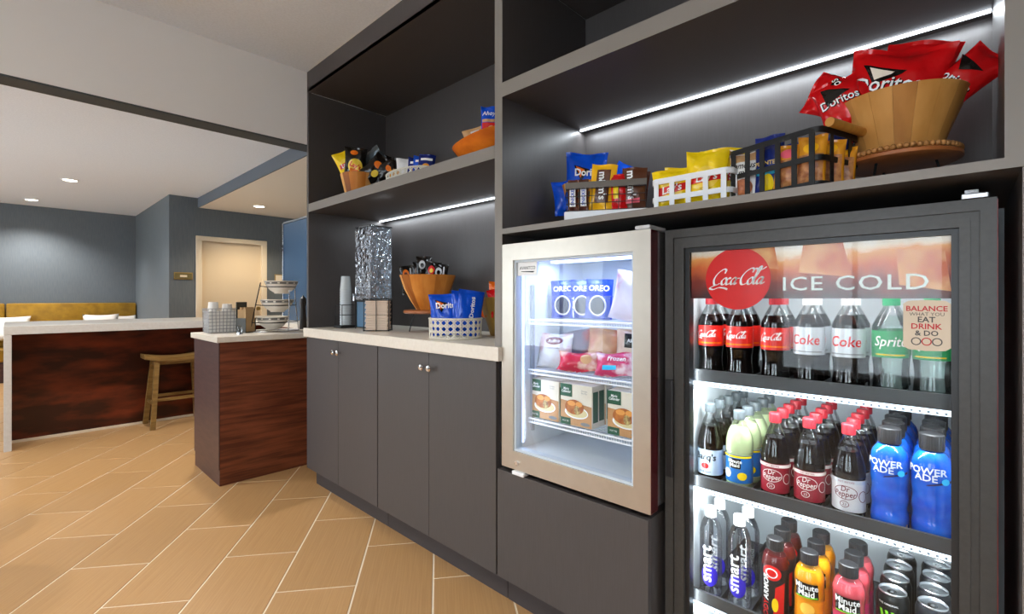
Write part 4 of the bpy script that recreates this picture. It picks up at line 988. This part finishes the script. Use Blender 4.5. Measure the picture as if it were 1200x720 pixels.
for k, (x, y, hh, lb) in enumerate(((-.062,-.030,.116,'left'),(-.058,-.082,.124,'middle'),(-.012,-.098,.115,'right'),(.035,-.100,.105,'rear'))):
    bag('nut_bag','clear-fronted amber nut bag, %s of the group in the black basket' % lb,'bag',g,.062 if k else .07,hh,.032,foil['amber'],pk(x,y),(-.03,.05,FR-.1+.05*k),1.9*k+.5,[(poly_geo([(-.027,-.034),(.027,-.034),(.027,.034),(-.027,.034)]),M('peanut window',(200,138,84),.35,c2=(150,84,50),nscale=70),0,.043,'window_print'),(disc_geo(.017,.012),(M('pink print',()) if k == 0 else foil['mmy']),0,.092,'emblem_print')])
# round beaded stand with the big bowl
s_ = thing('bowl_stand','round beaded wooden stand on the right end of the shelf','stand',(1.495,.118,Z3),0,'round wooden stands')
MB().lathe([(0,.066),(.110,.066),(.118,.070),(.118,.077),(.114,.080),(0,.080)],44).obj('top', wood_s, s_, True)
ball = MB(); nb = 10
ball.lathe([(.0062*math.sin(PI*k/6),-.0062*math.cos(PI*k/6)) for k in range(7)],10)
bme = ball.mesh('bead', wood_mid, True)
for k in range(60):
    a = 2*PI*k/60; link('bead', bme, s_, (.1125*math.cos(a),.1125*math.sin(a),.0865))
for k in range(3):
    a = 2*PI*k/3+.5; MB().tube([(.070*math.cos(a),.070*math.sin(a),.067),(.085*math.cos(a),.085*math.sin(a),0)],.003,6).obj('leg', black_m, s_)
ZF = Z3+.0803
stave_bowl('wooden_bowl','big tapered stave bowl of red packets on the beaded stand',[(.078,0),(.092,.045),(.110,.092),(.129,.140)],18,WM,(1.495,.118,ZF),'wooden snack bowls',.009)
g = 'red packets in the big bowl'
def dsh(sz, x, z, rot=0): return [(xf2(T('Doritos',sz,bold=.035,sx=.92),0,0,rot),black,x+.0015,z-.0015,'lettering_shadow'),(xf2(T('Doritos',sz,bold=.012,sx=.92),0,0,rot),white,x,z,'lettering')]
bag('snack_bag','largest red tortilla chip packet standing in the big bowl','packet',g,.20,.235,.07,foil['red'],(1.455,.150,ZF+.035),(-.12,.20,FR+.10),1.15,[(poly_geo([(-.075,.045),(.02,.02),(.01,.012),(-.045,-.01)]),foil['black'],0,.145,'triangle_print'),(poly_geo([(-.06,.036),(-.005,.020),(-.012,.014),(-.045,.002)]),M('ice highlight print',()),0,.145,'triangle_print')]+dsh(.050,-.014,.135,-.05))
bag('snack_bag','red tortilla chip packet leaning right out of the big bowl','packet',g,.09,.135,.04,foil['red'],(1.49,.055,ZF+.120),(-.05,.92,FR+.0),2.6,dsh(.032,-.012,.052)+[(poly_geo([(-.05,.02),(.02,.012),(.01,.008),(-.02,-.01)]),foil['black'],-.0,.08,'triangle_print')])
bag('snack_bag','red tortilla chip packet leaning left out of the big bowl','packet',g,.11,.135,.045,foil['red'],(1.445,.175,ZF+.135),(-.1,-1.05,FR+.12),3.6,[(poly_geo([(-.03,.03),(.03,.02),(.02,.0),(-.02,-.015)]),foil['black'],.01,.07,'triangle_print')]+dsh(.03,.012,.060,1.0))
bag('snack_bag','red packet standing behind the largest one in the big bowl','packet',g,.15,.20,.05,foil['red'],(1.555,.125,ZF+.10),(.05,.28,FR+.05),4.6,dsh(.035,.02,.10))
bag('snack_bag','red packet low at the front left of the big bowl','packet',g,.10,.13,.04,foil['red'],(1.425,.205,ZF+.085),(-.1,-.30,FR+.12),5.6,dsh(.03,.0,.07)+[(poly_geo([(-.03,.03),(.03,.0),(.01,-.005),(-.03,-.02)]),foil['black'],0,.085,'triangle_print')])

# freezer contents ------------------------------------------------------------
zf = 1.0725
t = thing('clear_bin','clear plastic bin of blue cookie packs on the top freezer shelf','bin',(1.50,1.06,zf),0)
mm = MB(); mm.box(-.045,-.043,-.135,.125,0,.085); mm.box(.043,.045,-.135,.125,0,.085); mm.box(-.043,.043,-.135,-.133,0,.085); mm.box(-.043,.043,.123,.125,0,.085); mm.box(-.043,.043,-.133,.123,0,.002)
mm.obj('bin_walls', clearbin, t); MB().tube([(-.046,-.136,.085),(.046,-.136,.085),(.046,.126,.085),(-.046,.126,.085)],.002,6,True).obj('bin_rim', clearbin, t)
g = 'blue cookie packs in the freezer bin'; oreo = M('cookie pack blue',(20,60,180),.3); dcook = M('dark cookie',(30,34,60),.5)
for k, (y, lb) in enumerate(((1.125,'left'),(1.045,'middle'),(.97,'right'))):
    bag('cookie_pack','blue cookie pack %s in the clear freezer bin' % lb,'packet',g,.10,.145,.022,oreo,(1.478+.012*(k % 2),y,zf+.003),(-.05,.04*(k-1),FR+.35),1+k,[(T('OREO',.029,bold=.025),white,0,.112,'lettering'),(disc_geo(.030,.034),dcook,-.006,.048,'cookie_print'),(ring_geo(.034,.038,.006),white,-.002,.048,'cream_print')])
bag('frozen_bag','white and pink frozen bag leaning at the right of the top freezer shelf','packet','bags in the freezer',.12,.17,.05,M('white pink film',(226,218,230),.3,c2=(214,150,184),nscale=14,contrast=(.55,.68)),(1.44,.835,zf+.002),(-.1,.18,FR+.4),2.2)
zf = .8865; g = 'bags in the freezer'
def film(n, a, b, ns=16): return M(n, a, .2, c2=b, nscale=ns, contrast=(.48,.60))
bag('frozen_bag','white snowy frozen bag with a dark oval at the left of the middle freezer shelf','packet',g,.14,.13,.06,film('snow film',(222,222,224),(206,170,176)),(1.43,1.135,zf+.001),(-.25,0,FR+.4),1.1,[(disc_geo(.036,.016),M('maroon print',()),0,.098,'name_oval'),(T('Ruffino',.018,bold=.01,shear=.2),white,0,.098,'lettering'),(T('Frozen Snacks',.009),brown,0,.07,'lettering')])
bag('frozen_bag','red and white frozen bag lying in the middle of the freezer shelf','packet',g,.16,.075,.05,film('red film',(196,40,66),(226,190,170)),(1.405,1.005,zf+.001),(-.5,0,FR+.4),2.1,[(disc_geo(.022,.018),foil['tan'],.03,.04,'food_print')])
bag('frozen_bag','pink frozen bag with white lettering at the right of the freezer shelf','packet',g,.15,.085,.05,film('pink film',(200,60,100),(230,200,205)),(1.405,.85,zf+.001),(-.5,0,FR+.4),3.1,[(T('Frozen',.024,bold=.02,shear=.2),white,0,.055,'lettering'),(poly_geo([(-.05,-.006),(.0,-.006),(.0,.008),(-.05,.008)]),M('aqua print',()),0,.022,'panel_print')])
bag('frozen_bag','brown kraft-topped food bag behind on the freezer shelf','packet',g,.13,.15,.05,film('kraft film',(206,160,122),(190,90,70),8),(1.52,.98,zf+.001),(-.15,.1,FR+.45),4.1)
bag('frozen_bag','clear bag with a red sausage behind the snowy bag','packet',g,.12,.14,.05,film('smoky film',(120,110,140),(190,70,60),10),(1.52,1.075,zf+.001),(-.15,-.2,FR+.45),5.1)
bag('frozen_bag','pale bag with a black label at the back right of the freezer shelf','packet',g,.12,.15,.04,film('cream film',(220,196,172),(200,170,150)),(1.53,.865,zf+.001),(-.1,.05,FR+.4),6.1,[(poly_geo([(-.03,-.02),(.022,-.02),(.022,.03),(-.03,.03)]),black,0,.105,'black_label'),(T('Alex',.018,bold=.02),white,-.003,.11,'lettering')])
# boxed meals
zf = .7035
def meal_box(label, x, y, g):
    w, h, dp = .067, .145, .042
    t = thing('meal_box', label, 'box', (x,y,zf), FR, g)
    MB().box(-w,w,0,dp,0,h).obj('carton', M('cream carton',(226,220,204),.45,c2=(216,206,186),nscale=6), t, bevel=.001)
    F_ = lambda g_, mt, x_, z_, nm, o: MB().add([(a+x_,-.0006-.0003*o,b+z_) for a, b in g_[0]], g_[1]).obj(nm, mt, t)
    gd = M('meal green',(16,84,60),.4)
    F_(poly_geo([(-.066,-.034),(.066,-.034),(.066,.040),(-.066,.052)]), M('table print',(196,148,98),.5,c2=(172,120,76),nscale=12), 0, .035, 'table_print', 0)
    F_(poly_geo([(-.025,-.022),(.025,-.022),(.025,.022),(-.025,.022)]), gd, -.041, .122, 'name_panel', 1); F_(T('Marie\nCallender',.0125,bold=.02,shear=.2,lead=.8,sx=.82), white, -.041, .123, 'lettering', 2)
    F_(disc_geo(.050,.022), white, .002, .048, 'plate_print', 1); F_(disc_geo(.044,.017), M('gravy print',(214,200,150),.5), .004, .048, 'plate_print', 2)
    F_(disc_geo(.040,.026), M('pie crust print',(196,116,44),.5,c2=(150,76,26),nscale=40), -.006, .066, 'pie_print', 3); F_(disc_geo(.013,.016), M('filling print',(206,190,120),.5,c2=(120,60,40),nscale=90), .006, .056, 'pie_filling_print', 4)
    F_(disc_geo(.017,.009), M('crust top print',(224,152,72),.5), -.018, .078, 'pie_print', 4); F_(disc_geo(.014,.009), M('crust top print',()), .014, .078, 'pie_print', 4)
    F_(poly_geo([(-.022,-.012),(.022,-.012),(.022,.012),(-.022,.012)]), gd, -.044, .013, 'base_panel', 1); F_(T('POT PIE',.008), white, -.044, .013, 'lettering', 2)
    F_(T('Chicken\nPot Pie',.008), M('grey print',()), .035, .122, 'lettering', 1); F_(disc_geo(.02,.006), M('grey print',()), .04, .012, 'seal_print', 1)
    MB().box(w,w+.0006,.006,dp-.006,.02,.125).obj('side_panel_print', gd, t); return t
g = 'boxed frozen meals'; first = None
for y, dcol in ((1.127,'left'),(.985,'middle'),(.79,'right')):
    for k in range(3 if dcol == 'middle' else 2):
        lab = ('green and cream boxed pie, front of the %s stack in the freezer' % dcol) if k == 0 else ('green and cream boxed pie, %s in the %s stack in the freezer' % (('second','third')[k-1], dcol))
        xx = 1.362+.0435*k; yy = y+(.004 if k % 2 else 0)
        if first is None: first = meal_box(lab, xx, yy, g)
        else: copy_thing(first, (xx,yy,zf), FR, lab, g)

# coffee station ----------------------------------------------------------------
ZC = .9155
t = thing('cup_basket','silver wire basket with paper cups on the walnut coffee counter','basket',(1.0,3.72,ZC))
m = MB(); bx, by, bh = .085, .065, .165
for i in range(9):
    x = -bx+2*bx*i/8; m.tube([(x,-by,.005),(x*1.05,-by*1.05,bh)],.0022,4); m.tube([(x,by,.005),(x*1.05,by*1.05,bh)],.0014,4); m.tube([(x,-by,.005),(x,by,.005)],.0014,4)
for i in range(7):
    y = -by+2*by*i/6; m.tube([(-bx,y,.005),(-bx*1.05,y*1.05,bh)],.0022,4); m.tube([(bx,y,.005),(bx*1.05,y*1.05,bh)],.0014,4)
for k in range(8):
    z = .005+.16*k/7; s = 1+.05*z/.165; m.tube([(-bx*s,-by*s,z),(bx*s,-by*s,z),(bx*s,by*s,z),(-bx*s,by*s,z)],.0022,4,True)
q = m.obj('wire_grid', M('grey wire',(150,152,156),.4,.3), t); q['kind'] = 'stuff'
mm = MB(); mm.box(-.082,-.080,-.062,.062,.008,.150); mm.box(.080,.082,-.062,.062,.008,.150); mm.box(-.08,.08,-.062,-.060,.008,.150); mm.box(-.08,.08,.060,.062,.008,.150); mm.obj('liner', paper_w, t)
for x in (-.07,.07):
    for y in (-.05,.05): MB().lathe([(.006,0),(.006,.005)],10,Matrix.Translation((x,y,0))).obj('foot', chrome, t)
cm = MB().lathe([(0,.0),(.028,.0),(.0385,.108),(.0400,.110),(.0400,.114),(.0375,.112),(.0270,.004),(0,.004)],28).mesh('paper_cup', paper_w, True)
for sx, n0, lb in ((-.042,7,'left'),(.042,6,'right')):
    for k in range(n0):
        last = k == n0-1
        o = link('paper_cup', cm, None, (1.0+sx,3.72,ZC+.118+.0140*k+.008)); o.rotation_euler = (PI,0,0)
        tag(o, ('topmost white paper cup of the %s stack in the wire basket' if last else 'white paper cup nested in the %s stack of the wire basket') % lb, 'cup', 'paper cups in the wire basket')
        if last and lb == 'left': wrap_obj('red_mark', xf2(poly_geo([(-.010,-.005),(.010,-.005),(.014,.006),(-.006,.006)]),0,0,PI+.5), orange, o, lambda z: .0340, .05, -.3+PI*0)
t = thing('napkin_box','kraft napkins in a dark open holder on the coffee counter','napkin holder',(1.125,3.60,ZC),.5)
MB().box(-.045,.045,.035,.042,0,.21).obj('back_board', M('dark olive board',(52,50,40),.4), t, bevel=.002)
box('tray', M('dark olive board',()), (-.045,.045,-.04,.035,0,.006), t)
for x in (-.045,.042): box('side', M('dark olive board',()), (x,x+.003,-.04,.034,.007,.10), t)
n_ = MB()
for k in range(8): n_.box(-.040,.040,-.036+.0085*k,-.0295+.0085*k,.007,.165+.01*math.sin(k*1.7))
o = n_.obj('napkin_stack', kraft, None, loc=(1.125,3.60,ZC), rz=.5); tag(o,'upright stack of kraft paper napkins on the coffee counter','napkins','napkin stacks'); o['kind'] = 'stuff'
t = thing('glass_shaker','small glass shaker with chrome base at the coffee counter front','shaker',(1.04,3.45,ZC))
MB().lathe([(0,.012),(.014,.012),(.015,.02),(.012,.055),(0,.055)],16).obj('glass_body', clear, t, True); MB().lathe([(0,0),(.018,0),(.017,.012),(0,.012)],16).obj('base', chrome, t, True)
# bowl rack
t = thing('bowl_rack','black and silver wire rack holding three ceramic bowls','rack',(1.31,3.58,ZC))
MB().tube([(.165*math.cos(2*PI*k/32),.105*math.sin(2*PI*k/32),.004) for k in range(32)],.004,6,True).obj('base_ring', steel_g, t, True)
for sg in (-1,1):
    MB().tube([(sg*.165,.0,.004),(sg*.135,-.02,.20),(sg*.115,-.05,.345)],.0038,6).obj('upright', black_m if sg < 0 else steel_g, t, True)
MB().tube([(.055,-.095,.004),(.05,-.13,.34)],.0045,8).obj('post', steel_g, t, True)
lv = [(-.012,.012,.063),(.008,-.018,.185),(.02,-.06,.315)]
for x, y, z in lv:
    MB().tube([(x+.095*math.cos(2*PI*k/28),y+.095*math.sin(2*PI*k/28),z+.0) for k in range(28)],.003,6,True).obj('support_ring', black_m, t, True)
    for sg in (-1,1):
        f_ = z/.345; MB().tube([(x+sg*.095,y,z),(sg*(.165-.05*f_),-.05*f_,z+.004)],.003,6).obj('arm', black_m, t)
for k, (x, y, z) in enumerate(lv):
    b = thing('ceramic_bowl','cream ceramic bowl with grey band on the %s tier of the rack' % ('bottom','middle','top')[k],'bowl',(1.31+x,3.58+y,ZC+z-.046),0,'ceramic bowls on the rack')
    MB().lathe([(0,.0),(.045,.0),(.047,.006),(.075,.025),(.099,.060),(.110,.088),(.107,.089),(.095,.060),(.070,.028),(0,.012)],36).obj('bowl_body', ceramic, b, True)
    MB().lathe([(.1022,.066),(.1083,.082)],36).obj('grey_band', band_g, b, True)
    m = MB()
    for j in range(12): a = 2*PI*j/12; m.box(.1035,.1065,-.007,.007,.069,.079,Matrix.Rotation(a,4,'Z'))
    m.obj('band_blocks', ceramic, b)['kind'] = 'stuff'
t = thing('dark_bottle','slim dark bottle standing right of the bowl rack','bottle',(1.55,3.68,ZC))
MB().lathe([(0,0),(.026,0),(.028,.01),(.024,.10),(.020,.17),(.026,.20),(.022,.235),(0,.24)],20).obj('bottle_body', M('dark brown glass',(40,32,28),.3), t, True)
MB().lathe([(.0215,.236),(.012,.245),(0,.262)],16).obj('bottle_cap', black_p, t, True)

# cafe table standing just past the left edge of the frame
t = thing('cafe_table','dark pedestal cafe table at the left edge of the tiled floor','table',(-.31,3.15,0))
MB().lathe([(0,0),(.27,0),(.275,.006),(.26,.02),(.05,.035),(.035,.06),(.035,.70),(.06,.72),(0,.72)],36).obj('pedestal', black_m, t, True)
MB().lathe([(0,.721),(.25,.721),(.255,.73),(.25,.748),(0,.75)],40).obj('table_top', walnut_dk, t, True)
